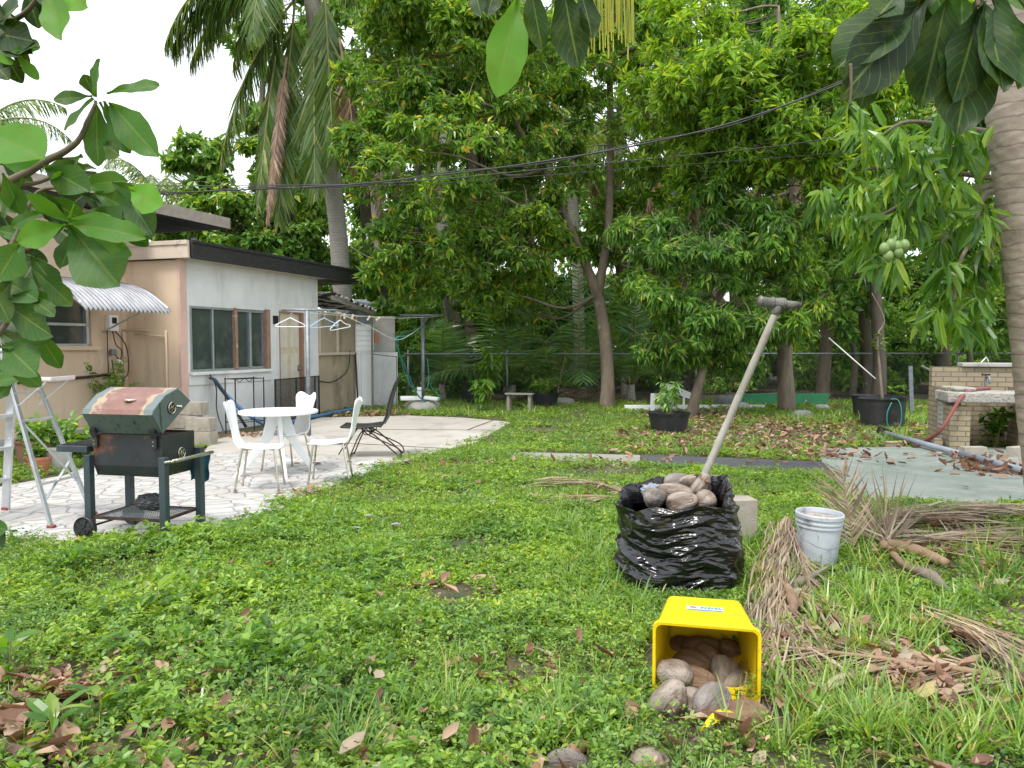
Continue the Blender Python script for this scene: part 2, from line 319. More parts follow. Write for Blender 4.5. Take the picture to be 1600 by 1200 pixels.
for a, b_ in (((560, 671), (775, 672)), ((730, 672), (775, 655)), ((500, 690), (700, 701))):
    mb.beam(G(*a, .0425), G(*b_, .0425), .035, .006)
tag(mb.build('pavement_joint', m_soil), kind='structure')
mb = MB(); mb.prism(px_poly(PATH[:2]+[(1000, 727), (870, 718), (800, 715)], .03), -.05, .03); tag(mb.build('path', slab_mat('path_concrete', (.30, .29, .26), (.23, .22, .20), (.10, .09, .07))), kind='structure')
mb = MB(); mb.prism(px_poly([(1004, 711)]+PATH[2:7]+[(1004, 727)], .03), -.05, .034); tag(mb.build('asphalt_path', slab_mat('old_asphalt', (.055, .057, .06), (.08, .08, .08), (.13, .12, .10))), kind='structure')
mb = MB(); mb.prism(px_poly(GSLAB, .03), -.05, .03); tag(mb.build('green_slab_pavement', slab_mat('green_painted_concrete', (.17, .21, .175), (.24, .27, .235), (.34, .34, .31), .46), bevel=.01), kind='structure')

# ------------------------------------------------------------------ the house (local x runs along the wall away from us, local y goes in behind it)
A = Vector((-5.49, 12.7, 0)); HA = math.atan2(.949, .316)
HM = Matrix.Translation(A) @ Matrix.Rotation(HA, 4, 'Z')
def H(x, y, z): return np.array(HM @ Vector((x, y, z)))
house = thing('house', 'low peach and white stucco house with a black edged flat roof beside the patio', 'house', A, HA)
def hole_wall(mb, x0, x1, z0, z1, y0, y1, holes):
    """wall slab with rectangular openings, cut as butted boxes"""
    xsn = sorted({x0, x1, *[h[0] for h in holes], *[h[1] for h in holes]})
    for a, b in zip(xsn, xsn[1:]):
        zs = [z0]
        for h in sorted(holes, key=lambda h: h[2]):
            if h[0] <= a and h[1] >= b: zs += [h[2], h[3]]
        zs.append(z1)
        for k in range(0, len(zs), 2):
            if zs[k+1] > zs[k]: mb.box(((a+b)/2, (y0+y1)/2, (zs[k]+zs[k+1])/2), (b-a, y1-y0, zs[k+1]-zs[k]))
mb = MB(); hole_wall(mb, .12, 4.13, 0, 2.96, 0, .16, [(.24, 2.35, 1.08, 2.2), (2.73, 3.57, .0, 2.21)]); mb.box((4.05, 1.6, 1.48), (.16, 2.87, 2.96)); mb.build('wall', m_stucco, house)
mb = MB(); mb.box((.07, -.012, 1.475), (.16, .05, 2.95)); mb.build('corner_post', m_pink, house)
mb = MB(); mb.box((.06, .56, 1.47), (.12, 1.08, 2.94)); hole_wall(mb, -7, .12, 0, 3.7, 1.09, 1.25, [(-1.82, -.78, 1.52, 2.3)]); mb.box((-2.5, 4.2, 1.85), (9, .2, 3.7)); mb.box((.3, 2.7, 3.3), (.2, 2.9, .8)); mb.build('wall', m_peach, house)
mb = MB(); mb.box((-3.0, 1.07, .11), (8, .05, .18)); mb.build('plinth', m_conc, house)
# window (white wall)
wf = MB(); wf.box((.27, .03, 1.64), (.05, .07, 1.1)); wf.box((.83, .03, 1.64), (.03, .05, 1.1)); wf.box((.83, .03, 2.18), (1.12, .07, .04)); wf.box((.83, .03, 1.1), (1.12, .07, .04))
wf.box((1.85, .05, 2.17), (.86, .07, .04)); wf.box((1.85, .05, 1.11), (.86, .07, .04)); wf.box((1.88, .05, 1.64), (.05, .06, 1.03)); wf.box((1.46, .05, 1.64), (.03, .06, 1.03)); wf.box((2.28, .05, 1.64), (.03, .06, 1.03))
win = wf.build('window', m_alu, house, bevel=.004)
g = MB(); g.box((.83, .035, 1.64), (1.1, .008, 1.06)); g.box((1.87, .06, 1.64), (.82, .008, 1.04)); g.build('pane', m_glass, win)
g = MB()
for i in range(5): g.box((.36+i*.2, .07, 1.64), (.012, .012, 1.06))
for i in range(5): g.box((1.2, .075, 1.22+i*.2), (2.1, .012, .012))
for i in range(4): g.box((1.55+i*.2, .08, 1.64), (.012, .012, 1.06))
g.build('security_bars', m_cream, win)
g = MB(); g.box((1.40, .0, 1.65), (.07, .08, 1.12)); g.build('jamb', m_frame, win, bevel=.006); g = MB(); g.box((2.32, -.01, 1.65), (.11, .1, 1.14)); g.build('jamb', m_frame, win, bevel=.006)
g = MB(); g.box((1.3, -.03, 1.05), (2.2, .12, .05)); g.box((1.3, -.012, .94), (2.25, .03, .17)); g.build('sill', m_stucco, win, bevel=.008)
# door
dr = MB(); dr.box((3.12, .07, 1.1), (.72, .045, 2.16)); door = dr.build('door', M('cream_door', (.58, .50, .36), (.52, .44, .31), .6, spots=((.62, .60, .55), 2.5, .55, .1)), house)
g = MB()
for x in (2.94, 3.3):
    for z, h in ((.45, .5), (1.08, .55), (1.75, .55), ): g.box((x, .043, z), (.24, .012, h))
g.build('panel', M('door_panel', (.62, .58, .50), (.55, .5, .42), .6), door, bevel=.006)
g = MB(); g.lathe([(0, 0), (.02, .0), (.03, .02), (.02, .05), (0, .055)], (3.42, .0, 1.02), 12); g.box((3.42, .035, 1.06), (.05, .02, .12)); g.build('handle', m_steel, door, smooth=True)
g = MB(); g.box((2.745, .06, 1.1), (.03, .13, 2.2)); g.box((3.53, .05, 1.1), (.075, .14, 2.2)); g.box((3.13, .05, 2.2), (.8, .13, .03)); g.build('door_frame', m_frame, house)
# roofs
roof_lo = MB(); roof_lo.box((2.75, 1.2, 3.1), (5.62, 2.96, .24)); roof_lo.build('roof', m_roof, house)
g = MB(); g.box((2.76, -.31, 3.09), (5.6, .05, .29)); g.box((5.58, 1.2, 3.09), (.05, 3, .29)); g.box((2.76, -.345, 3.22), (5.62, .02, .05)); g.build('fascia', m_tar, house, bevel=.006)
g = MB(); g.box((-.09, .5, 3.09), (.05, 1.6, .28)); g.box((-.12, .5, 3.2), (.03, 1.6, .07)); g.build('fascia', m_cream, house, bevel=.006)
g = MB(); g.box((2.75, -.12, 2.965), (5.6, .33, .02)); g.box((4.9, 1.2, 2.965), (1.3, 2.7, .02)); g.build('soffit', M('soffit_boards', (.5, .46, .38), (.35, .31, .25), .9, stretch=(1, 8, 1), scale=3), house)
rh = MB(); rh.box((-2.7, 2.4, 3.82), (9.3, 3.7, .16)); rh.build('roof', m_roof, house)
g = MB(); g.box((-2.7, .53, 3.84), (9.34, .04, .2)); g.box((1.97, 2.4, 3.84), (.04, 3.74, .2)); g.build('fascia', M('grey_fascia', (.42, .36, .30), (.3, .26, .22), .85, bump=.2), house)
g = MB(); g.box((-2.7, .8, 3.73), (9.2, .5, .02)); g.build('soffit', m_tar, house)
g = MB(); g.tube([(1.4, .9, 3.2), (1.4, .9, 3.48)], .05, 12); g.lathe([(0.07, 0), (.08, .04), (.0, .09)], (1.4, .9, 3.46), 12); g.build('vent_pipe', m_steel, house, smooth=True)
# peach wall window
wf = MB(); cx = -1.3
for x in (-1.8, -.8): wf.box((x, 1.12, 1.91), (.05, .08, .78))
for z in (1.54, 1.86, 2.28): wf.box((cx, 1.12, z), (1.04, .08, .04))
win2 = wf.build('window', m_alu, house); g = MB(); g.box((cx, 1.15, 1.91), (1.0, .008, .76)); g.build('pane', m_glass, win2)
g = MB(); g.box((cx, 1.05, 1.49), (1.35, .14, .07)); g.box((-.68, 1.075, 1.93), (.16, .05, .9)); g.build('sill', m_peach, win2, bevel=.01)
# shed lean-to beyond the door
shed = thing('shed', 'tan plywood lean-to shed between the white wall and the chain-link gate', 'shed', A, HA)
g = MB(); g.box((5.0, .08, 1.12), (1.72, .08, 2.24)); g.box((5.82, .7, 1.12), (.08, 1.2, 2.24)); g.build('wall', m_tan, shed)
g = MB(); g.box((4.2, .02, 1.8), (.05, .05, .9)); g.box((4.95, .02, 1.8), (.05, .05, .9)); g.box((5.0, .01, 1.34), (1.74, .07, .06)); g.box((5.8, .02, 1.12), (.06, .05, 2.24)); g.build('batten', m_cream, shed, bevel=.004)
g = MB(); g.tube([H(0,0,0)*0+np.array(p) for p in ((4.15, -.01, .75), (4.7, -.02, .72), (5.3, -.02, .95), (5.42, -.02, 1.4))], .012, 6, 6); g.build('cable', m_cable, shed)
def corr(u, v):
    x = 4.18+u*1.85; return (x, -.42+v*1.5, 2.62-.28*u+.035*math.cos(u*70)-.0*v+.1*v)
g = MB(); g.grid(corr, 120, 3); g.build('roof', M('black_and_white_corrugated', (.6, .6, .58), (.03, .03, .03), .6, scale=7, stretch=(1, .3, 1), lo=.48, hi=.52), shed, solid=.012)
g = MB(); g.box((5.0, -.36, 2.42), (1.8, .05, .09), ry=.14); g.box((5.85, -.36, 1.2), (.04, .04, 2.2)); g.build('rafter', m_wood, shed)
# awning
def awning_mat():
    m, t, b = _nt('striped_grimy_awning'); co = node(t, 'ShaderNodeTexCoord').outputs['Object']; wv = node(t, 'ShaderNodeTexWave', bands_direction='X'); wv.inputs['Scale'].default_value = 3.83; wv.inputs['Distortion'].default_value = .6; t.links.new(co, wv.inputs[0])
    c = ramp(t, noise(t, co, 3, 6, .6, (2, 1, 1)), [(.35, (.46, .47, .49)), (.65, (.30, .30, .32))]); f = mixc(t, 1, ramp(t, wv.outputs[0], [(.15, 1), (.6, 0)]), ramp(t, noise(t, co, 4, 6, .7, (3, .7, 1)), [(.30, .3), (.52, 1)]), 'MULTIPLY')
    t.links.new(mixc(t, f, c, (.10, .085, .10)), b.inputs[0]); b.inputs['Roughness'].default_value = .6; return m
aw = thing('window_awning', 'curved corrugated metal awning with scalloped front over the peach wall window', 'awning', A, HA)
def awf(u, v):
    x = -2.14+u*1.64; a = v*1.25; return (x, 1.08-1.38*(math.sin(a)/math.sin(1.25))*.0-1.38*v, 2.56-.10*v-.42*v**3.2+.022*math.cos(u*2*pi*20))
g = MB(); g.grid(awf, 160, 12); g.build('canopy', awning_mat(), aw, smooth=True, solid=.006)
g = MB()
for x in (-2.13, -.51):
    g.tube([(x, 1.07, 1.75), (x, -.1, 2.22)], .016, 6); g.tube([(x, 1.07, 2.5), (x, .3, 2.44), (x, -.25, 2.12)], .014, 6, 4)
g.build('brace', m_alu, aw)
g = MB(); g.add([(-2.14, 1.08, 2.56), (-2.14, .39, 2.5), (-2.14, -.02, 2.36), (-2.14, -.3, 2.06), (-2.14, -.1, 2.28), (-2.14, .39, 2.4), (-2.14, 1.08, 2.46)], [(0, 1, 2, 3, 4, 5, 6)]); g.build('side_flap', m_alu, aw, solid=.004)
# services on the peach corner
eb = thing('electrical_box', 'small white electrical box with hanging wires on the peach wall', 'electrical box', H(-.35, 1.05, 1.8), HA)
g = MB(); g.box((0, .0, .1), (.19, .1, .26)); g.build('housing', m_white, eb, bevel=.01)
g = MB(); g.box((.0, -.055, .14), (.09, .01, .1)); g.build('cover', m_black, eb)
g = MB()
for p in (((-.1, 0, 0), (-.12, -.02, -.5), (-.1, -.02, -1.3)), ((0, 0, 0), (.02, -.05, -.25), (.12, -.06, -.35), (.1, -.05, -.5), (.02, -.02, -.42)), ((.05, 0, -.02), (.25, -.04, -.3), (.22, -.08, -.75), (.0, -.05, -.8), (-.04, -.02, -.5))): g.tube(p, .009, 6, 6)
g.build('wire', m_cable, eb, smooth=True)
g = MB(); g.box((-.02, -.03, -.38), (.1, .06, .1)); g.build('junction_box', m_steel, eb, bevel=.006); g = MB(); g.box((.1, -.03, -.55), (.09, .05, .08), ry=.5); g.build('junction_box', m_white, eb, bevel=.006)
pp = thing('wall_pipes', 'tan painted conduit pipes running along and down the peach wall corner', 'pipes', A, HA)
g = MB(); g.tube([(-.12, 1.04, .1), (-.12, 1.04, 1.72), (-.11, 1.04, 1.8)], .022, 8); g.tube([(-.12, 1.04, 1.78), (.02, .6, 1.78), (.03, .3, 1.78)], .022, 8, 1); g.tube([(-.03, .25, 1.78), (-.03, .25, .4)], .022, 8); g.tube([(-.03, .25, 1.68), (-.03, .9, 1.72)], .014, 8); g.build('conduit', m_peach, pp, smooth=True)
g = MB(); g.tube([(-5, 1.04, .95), (-1.2, 1.04, 1.02), (-.5, 1.03, 1.05), (-.3, 1.02, .95), (-.1, 1.0, .6)], .022, 8, 5); g.build('pipe', m_rust, pp, smooth=True)
mt = thing('electric_meter', 'grey electric meter box partly behind foreground leaves on the peach wall', 'meter', H(-2.35, 1.03, 1.6), HA)
g = MB(); g.box((0, -.03, 0.1), (.32, .14, .75)); g.build('housing', m_alu, mt, bevel=.01); g = MB(); g.tube([(0, -.1, .2), (0, -.22, .2)], .09, 20); g.build('dial', m_glass, mt, smooth=False)
# lamp-less small box by door
g = MB(); g.box((2.58, -.03, 2.03), (.09, .07, .16)); g.build('wall_box', m_black, house)

# wall with chain-link gate, blocks and tank past the shed
cw0, cw1 = np.array([-3.60, 18.35, 0]), np.array([-2.80, 18.75, 0])
cwa = math.atan2(cw1[1]-cw0[1], cw1[0]-cw0[0])
cw = thing('concrete_wall', 'weathered whitewashed concrete wall behind the chain-link gate', 'wall', cw0, cwa)
g = MB(); g.box((.45, .15, .68), (.95, .15, 1.36)); g.build('panel', m_stucco, cw); g = MB(); g.box((.42, .16, 1.55), (.9, .2, .38)); g.box((.52, .17, 1.98), (.72, .14, .48)); g.build('coping', m_conc, cw, bevel=.01)
def chain(g, w, h, z0=0, s=.075, y=0, r=.0028, x0=0):
    n = int((w+h)/s)
    for i in range(n+1):
        for q in (1, -1):
            a = i*s-h; lo = max(0, a); hi = min(w, a+h)
            if hi <= lo: continue
            z1, z2 = (lo-a, hi-a) if q == 1 else (h-(lo-a), h-(hi-a))
            p1, p2 = Vector((x0+lo, y, z0+z1)), Vector((x0+hi, y, z0+z2)); d = (p2-p1).normalized(); sd_ = Vector((-d.z, 0, d.x))*r
            g.add([p1-sd_, p2-sd_, p2+sd_, p1+sd_, p1+Vector((0, r*1.5, 0)), p2+Vector((0, r*1.5, 0))], [(0, 1, 2, 3), (0, 4, 5, 1), (3, 2, 5, 4)])
gt = thing('chain_link_gate', 'chain-link gate panel leaning on the whitewashed concrete wall', 'gate', cw0+np.array([.02, -.16, 0]), cwa)
g = MB(); g.tube([(0, 0, .03), (0, 0, 1.35), (.88, 0, 1.25), (.88, 0, .03), (0, 0, .03)], .018, 8); g.build('gate_frame', m_steel, gt); g = MB(); chain(g, .88, 1.2, .05, .07, 0, .004); g.build('chain_mesh', m_alu, gt)
tk = thing('water_heater', 'blue grey rounded tank top standing behind the shed roof', 'tank', P(562, 500, 18.6)*np.array([1, 1, 0]))
g = MB(); g.lathe([(.29, .0), (.29, 2.4), (.30, 2.42), (.30, 2.5), (.27, 2.57), (.15, 2.62), (0, 2.63)], (0, 0, 0), 28); g.build('body', M('grey_blue_tank', (.22, .27, .33), (.3, .34, .38), .5), tk, smooth=True)
g = MB(); g.lathe([(.305, 2.28), (.31, 2.3), (.31, 2.36), (.305, 2.38)], (0, 0, 0), 28); g.build('band', m_steel, tk, smooth=True)
sb = thing('wooden_cabinet', 'white slatted cabinet with a pale door frame beside the shed', 'cabinet', P(572, 600, 18.1)*np.array([1, 1, 0]), cwa)
g = MB(); g.box((0, .3, 1.0), (.42, .35, 2.05)); g.build('body', m_stucco, sb); g = MB()
for i in range(5): g.box((-.02, .115, 1.45+i*.12), (.36, .02, .09))
g.box((.2, .1, 1.72), (.04, .04, .6)); g.build('slats', m_white, sb); g = MB(); g.box((.3, .12, 1.7), (.1, .04, .22)); g.build('brick', m_terra, sb)

# ------------------------------------------------------------------ foliage materials
L_mango = LM('mango_leaves', [(0, (.035, .10, .018)), (.45, (.06, .165, .025)), (.8, (.10, .24, .035)), (.95, (.17, .30, .04)), (1, (.30, .26, .04))], .38, .33, .3, .45, amp=(2.4, 1.8, 1.8))
L_mangob = LM('bright_mango_leaves', [(0, (.05, .14, .02)), (.4, (.10, .25, .03)), (.8, (.17, .36, .04)), (1, (.27, .42, .05))], .42, .35, .25, .45, amp=(1.75, 1.35, 1.3))
L_far = LM('distant_leaves', [(0, (.10, .20, .04)), (.5, (.16, .30, .06)), (1, (.24, .38, .08))], .4, .5, .2, .3)
L_dark = LM('dark_leaves', [(0, (.02, .06, .014)), (.5, (.04, .105, .022)), (.9, (.075, .17, .03)), (1, (.15, .22, .04))], .3, .38, .3, .35, amp=(3.2, 2.6, 2.6))
L_mid = LM('mid_leaves', [(0, (.03, .085, .018)), (.5, (.055, .15, .025)), (.9, (.10, .22, .035)), (1, (.2, .26, .05))], .35, .38, .3, .35, amp=(2.7, 2.1, 2.1))
L_palm = LM('palm_leaflets', [(0, (.04, .09, .02)), (.5, (.08, .15, .03)), (.9, (.13, .20, .045)), (1, (.26, .26, .08))], .35, .35, .2, .5, amp=(1.5, 1.4, 1.5))
L_ypalm = LM('young_palm_leaflets', [(0, (.07, .17, .06)), (.5, (.12, .25, .08)), (1, (.20, .34, .10))], .4, .35, .2, .5)
L_palmdead = LM('dry_palm_leaflets', [(0, (.16, .10, .065)), (.5, (.28, .19, .13)), (1, (.40, .30, .2))], .2, .7, .15, 2, (1, .8, .55))
L_dead = LM('dry_frond_leaflets', [(0, (.17, .12, .08)), (.45, (.31, .235, .16)), (1, (.52, .42, .30))], .15, .7, .15, 2, (1, .8, .55))
L_near = LM('long_mango_leaves', [(0, (.035, .11, .015)), (.4, (.075, .20, .025)), (.8, (.13, .28, .035)), (1, (.22, .36, .045))], .42, .33, .2, .8, amp=(1.3, 1.15, 1.1))
L_weed = LM('weed_leaves', [(0, (.03, .10, .02)), (.35, (.062, .175, .028)), (.75, (.105, .26, .038)), (.97, (.15, .32, .05)), (1, (.22, .30, .07))], .38, .45, .35, 1.4, amp=(2.5, 1.65, 1.8))
L_mid2 = LM('broad_weed_leaves', [(0, (.045, .13, .025)), (.5, (.08, .21, .035)), (1, (.14, .30, .05))], .4, .4, .25, 1.5, amp=(2.1, 1.55, 1.5))
L_grass = LM('grass_blades', [(0, (.06, .16, .03)), (.5, (.11, .25, .045)), (.9, (.17, .33, .06)), (1, (.35, .36, .14))], .38, .4, .2, .8, amp=(1.8, 1.4, 1.6))
L_litter = LM('fallen_leaf', [(0, (.12, .06, .04)), (.3, (.24, .13, .085)), (.6, (.36, .21, .14)), (.85, (.46, .32, .22)), (.97, (.36, .31, .23)), (1, (.50, .38, .08))], .12, .6, .1, 2, (1, .7, .4))
m_bark = M('mango_bark', (.25, .20, .15), (.15, .115, .085), .95, scale=5, stretch=(1, 1, .3), bump=.8, bscale=22, bdist=.03, spots=((.32, .30, .26), 3, .58, .12))
m_bark2 = M('dark_bark', (.16, .13, .10), (.09, .072, .055), .95, scale=5, stretch=(1, 1, .3), bump=.9, bscale=20, bdist=.03)
def palm_bark(name, c1, c2, sc=9):
    m, t, b = _nt(name); co = node(t, 'ShaderNodeTexCoord').outputs['Object']
    wv = node(t, 'ShaderNodeTexWave', bands_direction='Z', wave_profile='SAW'); wv.inputs['Scale'].default_value = sc; wv.inputs['Distortion'].default_value = 2.2; wv.inputs['Detail'].default_value = 4; wv.inputs['Detail Scale'].default_value = 2
    t.links.new(co, wv.inputs[0]); c = ramp(t, noise(t, co, 6, 8, .7, (1, 1, 2.5)), [(.35, c1), (.65, c2)])
    c = mixc(t, ramp(t, wv.outputs[0], [(.0, .75), (.16, 0)]), c, tuple(x*.35 for x in c2)); c = mixc(t, ramp(t, noise(t, co, 2.2, 8, .75), [(.6, 0), (.72, .8)]), c, (.12, .08, .055))
    t.links.new(c, b.inputs[0]); b.inputs['Roughness'].default_value = .95
    h = mixc(t, .55, wv.outputs[0], noise(t, co, 22, 8, .75, (1, 1, .6))); t.links.new(bumpn(t, h, .6, .02), b.inputs['Normal']); return m
m_palm = palm_bark('palm_bark', (.46, .43, .38), (.34, .31, .27), 4.5)
m_palmn = palm_bark('near_palm_bark', (.40, .33, .27), (.27, .215, .17), 3.6)
m_rachis = M('palm_rachis', (.22, .24, .06), (.16, .15, .05), .6)
m_rachisd = M('dry_rachis', (.30, .19, .12), (.2, .13, .08), .7)

# ------------------------------------------------------------------ trees
def limb(mb, a, b, r0, r1, sag=.3, n=6, seed=0):
    r = np.random.default_rng(seed); a = np.asarray(a, float); b = np.asarray(b, float); L = np.linalg.norm(b-a)
    m1 = a*.66+b*.34+np.array([0, 0, -sag*L*.3])+r.normal(size=3)*L*.05; m2 = a*.33+b*.67+np.array([0, 0, -sag*L*.25])+r.normal(size=3)*L*.06
    mb.tube([a, m1, m2, b], [r0, r0*.75+r1*.25, r0*.4+r1*.6, r1], n, 5)
def tree(name, label, base, trunk, radii, ells, leaf, bark, n_tip, k, L, W, seed, group=None, cat='tree', limbs=10, clump=.55, droop=.45, extra=(), T=T_DIA, per=26):
    """trunk: list of world points from the ground; ells: crown ellipsoids; one trunk mesh with limbs, one crown mesh"""
    t = thing(name, label, cat, tuple(base), group=group); r = np.random.default_rng(seed)
    mb = MB(); mb.tube(trunk, radii, 10, 5, rfun=lambda i, a: 1+.06*sin(a*3+i*.7)+.04*sin(a*5-i))
    for pts, rr in extra: mb.tube(pts, rr, 8, 6, rfun=lambda i, a: 1+.06*sin(a*3+i*.9))
    lb = LB(); cc = crown_leaves(lb, ells, n_tip, k, L, W, T, clump, per, droop, seed)
    tr = [np.asarray(p, float) for p in trunk]+[np.asarray(p, float) for e in extra for p in e[0][1:]]
    for c in cc[:limbs*3:3]:
        up = [p for p in tr[1:] if p[2] < c[2]+.6] or tr[-1:]
        p = min(up, key=lambda q: np.linalg.norm(q-c)); ln = np.linalg.norm(c-p); q0 = min(.045, .01+ln*.011)
        if ln < 3.2: limb(mb, p, c, q0, .01, .15, 5, int(r.integers(1e6)))
    for c in cc[:420]:
        for _ in range(2):
            d = r.normal(size=3); d[2] = abs(d[2])*.6; d /= np.linalg.norm(d); e = c+d*clump*r.uniform(.7, 1.3); mb.tube([c-d*clump*.5, (c+e)/2+r.normal(size=3)*.05, e], [.016, .010, .004], 4, 2, caps=False)
    mb.build('trunk', bark, t, off=base, smooth=True); lb.build('crown', leaf, t, off=base); return t
def palm(name, label, base, trunk, r0, r1, nf, fl, seed, cat='palm tree', group=None, leaf=None, dead=0, up=.5, ll=.6, nl=60, droop=1.5, hang=.6, bark=None, az=None, wid=.035):
    t = thing(name, label, cat, tuple(base), group=group); r = np.random.default_rng(seed); mb = MB()
    n = len(trunk); mb.tube(trunk, list(np.linspace(r0*1.25, r0, 2))[:1]+list(np.linspace(r0, r1, n-1)), 12, 10, rfun=lambda i, a: 1+.05*(i % 2)+.03*sin(a*4+i)); mb.build('trunk', bark or m_palm, t, off=base, smooth=True)
    top = np.asarray(trunk[-1], float)
    for i in range(nf+dead):
        a = (i*2.39996+seed) if az is None else az[i % len(az)]+r.normal()*.12; el = up+.75*(1-2*i/max(nf, 1))*.8 if i < nf else -.9
        lb = LB(); mb = MB(); frond(lb, mb, top+np.array([cos(a), sin(a), 0])*r1, (cos(a)*cos(el), sin(a)*cos(el), sin(el)), fl*r.uniform(.85, 1.1), droop*(1 if i < nf else .6), nl, ll, hang*(1 if i < nf else 1.6), wid, seed*31+i, .03)
        q = lb.build('frond', (leaf or L_palm) if i < nf else L_palmdead, t, off=base)
        mb.build('rachis', m_rachis if i < nf else m_rachisd, q, off=base, smooth=True)
    return t
def tr_px(pts, Y, dY=0): return [P(x, y, Y+dY*i) for i, (x, y) in enumerate(pts)]
def ground_at(px, Y, py=640):
    p = P(px, py, Y); return np.array([p[0], Y, 0])

# forked mango in the middle
Y1 = 18.8; b0 = ground_at(948, Y1)
tree('mango_tree', 'tall forked mango tree whose pale trunk splits in two, in the middle of the yard', b0,
     [b0, P(950, 590, Y1), P(944, 520, Y1), P(933, 460, Y1), P(905, 390, Y1-.3), P(880, 330, Y1-.6), P(850, 265, Y1-1), P(800, 180, Y1-1.5), P(760, 60, Y1-1.5)], [.20, .165, .155, .14, .10, .085, .07, .06, .04],
     [E(630, 110, 17, 85, 110), E(600, 270, 16.6, 70, 110), E(610, 395, 16.8, 50, 50), E(720, 60, 17, 110, 90), E(730, 230, 16.6, 100, 110), E(700, 350, 16.8, 90, 75), E(840, 110, 17.5, 100, 110), E(860, 260, 18, 90, 80), E(800, 370, 17.6, 80, 70), E(960, 60, 18.5, 90, 110), E(1000, 230, 19, 70, 90), E(1010, 350, 19.2, 80, 70), E(690, 10, 17, 140, 60), E(650, 420, 17.4, 60, 50), E(760, 430, 18, 80, 45), E(860, 400, 18.6, 60, 50), E(1010, 430, 19.2, 60, 60), E(820, 480, 19.5, 60, 30)],
     L_mango, m_bark, 9000, 8, .19, .06, 11, limbs=34,
     extra=[([P(933, 465, Y1), P(948, 380, Y1), P(953, 300, Y1), P(954, 200, Y1), P(953, 100, Y1), P(962, -10, Y1), P(960, -120, Y1)], [.12, .105, .095, .085, .075, .05, .035]),
            ([P(955, 95, Y1), P(985, 78, Y1-.2), P(1030, 72, Y1-.4), P(1060, 95, Y1-.5)], [.07, .055, .045, .03])])
Y2 = 17.6; b1 = ground_at(1228, Y2)
tree('mango_tree', 'bright yellow-green mango tree with a straight single trunk left of the black tubs', b1,
     [b1, P(1227, 560, Y2), P(1230, 470, Y2), P(1234, 380, Y2), P(1238, 300, Y2), P(1243, 230, Y2), P(1225, 110, Y2), P(1215, 10, Y2)], [.21, .165, .15, .13, .11, .09, .07, .04],
     [E(1150, 150, 15.5, 110, 70), E(1260, 110, 15, 110, 70), E(1360, 160, 15.3, 90, 80), E(1210, 230, 15.5, 120, 70), E(1330, 260, 15.5, 90, 70), E(1090, 60, 16.5, 80, 70), E(1120, 250, 16.4, 80, 60), E(1400, 60, 16.5, 110, 90), E(1060, 160, 16.4, 70, 60)],
     L_mangob, m_bark, 5400, 8, .22, .062, 12, limbs=20)
Y3 = 16.2; b2 = ground_at(1078, Y3)
tree('mango_sapling', 'young leaning mango with drooping leaves beside the small black nursery pot', b2,
     [b2, P(1092, 600, Y3), P(1101, 560, Y3), P(1098, 505, Y3), P(1120, 470, Y3), P(1145, 425, Y3), P(1165, 360, Y3), P(1192, 285, Y3), P(1200, 220, Y3)], [.13, .10, .09, .085, .08, .07, .06, .045, .03],
     [E(1110, 400, 15.8, 95, 60), E(1040, 450, 15.8, 60, 60), E(1190, 400, 15.8, 90, 70), E(1110, 510, 15.9, 95, 45), E(1195, 500, 16, 80, 45), E(1200, 320, 16, 110, 60), E(1050, 550, 16.2, 50, 30), E(1270, 420, 16.6, 70, 70), E(1130, 560, 16.4, 70, 25), E(1020, 380, 16.4, 60, 60)],
     L_mid, m_bark, 4200, 8, .21, .055, 13, limbs=22, droop=.9, clump=.42)

# palm beyond the house roof with long hanging fronds
Yp = 19.5; bp = ground_at(545, Yp)
pt = palm('coconut_palm', 'tall coconut palm with a pale trunk rising behind the black edged roof', bp,
     [bp, P(541, 520, Yp), P(534, 440, Yp), P(527, 350, Yp), P(520, 290, Yp), P(512, 200, Yp), P(498, 90, Yp), P(488, 10, Yp), P(480, -60, Yp)],   .24, .17, 10, 3.6, 3, up=.15, ll=1.15, nl=90, droop=2.6, hang=1.1, wid=.05,
     az=[pi+.1, pi*.85, -pi/2+.2, -pi/2-.5, pi*1.2, -.3, pi*1.05, -pi/2-.1, 0.2, pi*.95, -pi/2+.7, pi*1.35], dead=0)
top = P(485, -20, Yp)
HF = [(470, -10, -.30, -.45, 4.6, 1.25, 1.3, 0), (462, -5, -.04, -.9, 5.6, 1.2, .7, 0), (500, 0, .22, -.55, 4.6, 1.2, 1.2, 0), (440, 30, -.10, -.95, 4.6, 1.0, .7, 0), (505, -30, .10, -.8, 4.4, 1.3, .9, 0), (490, 20, .05, -.95, 4.4, 1.2, .6, 0), (448, 90, -.08, -1, 4.0, .5, .3, 1), (530, 60, .20, -.9, 3.2, .8, .8, 1), (425, -40, -.75, -.15, 3.0, 1.3, 1.6, 0), (400, -70, -.7, -.3, 3.0, 1.3, 1.5, 0), (430, -60, -.5, -.4, 3.4, 1.2, 1.2, 0)]
for i, (x, y, dx, dz, ln, L_, dr, dead_) in enumerate(HF):
    lb = LB(); g = MB(); frond(lb, g, P(x, y, Yp-.5-.12*i % 1.1), (dx, -.22, dz), ln, dr, 120, L_, 1.15, .055, 90+i, .035, spread=.62)
    q = lb.build('frond', L_palmdead if dead_ else L_palm, pt, off=bp); g.build('rachis', m_rachisd if dead_ else m_rachis, q, off=bp, smooth=True)
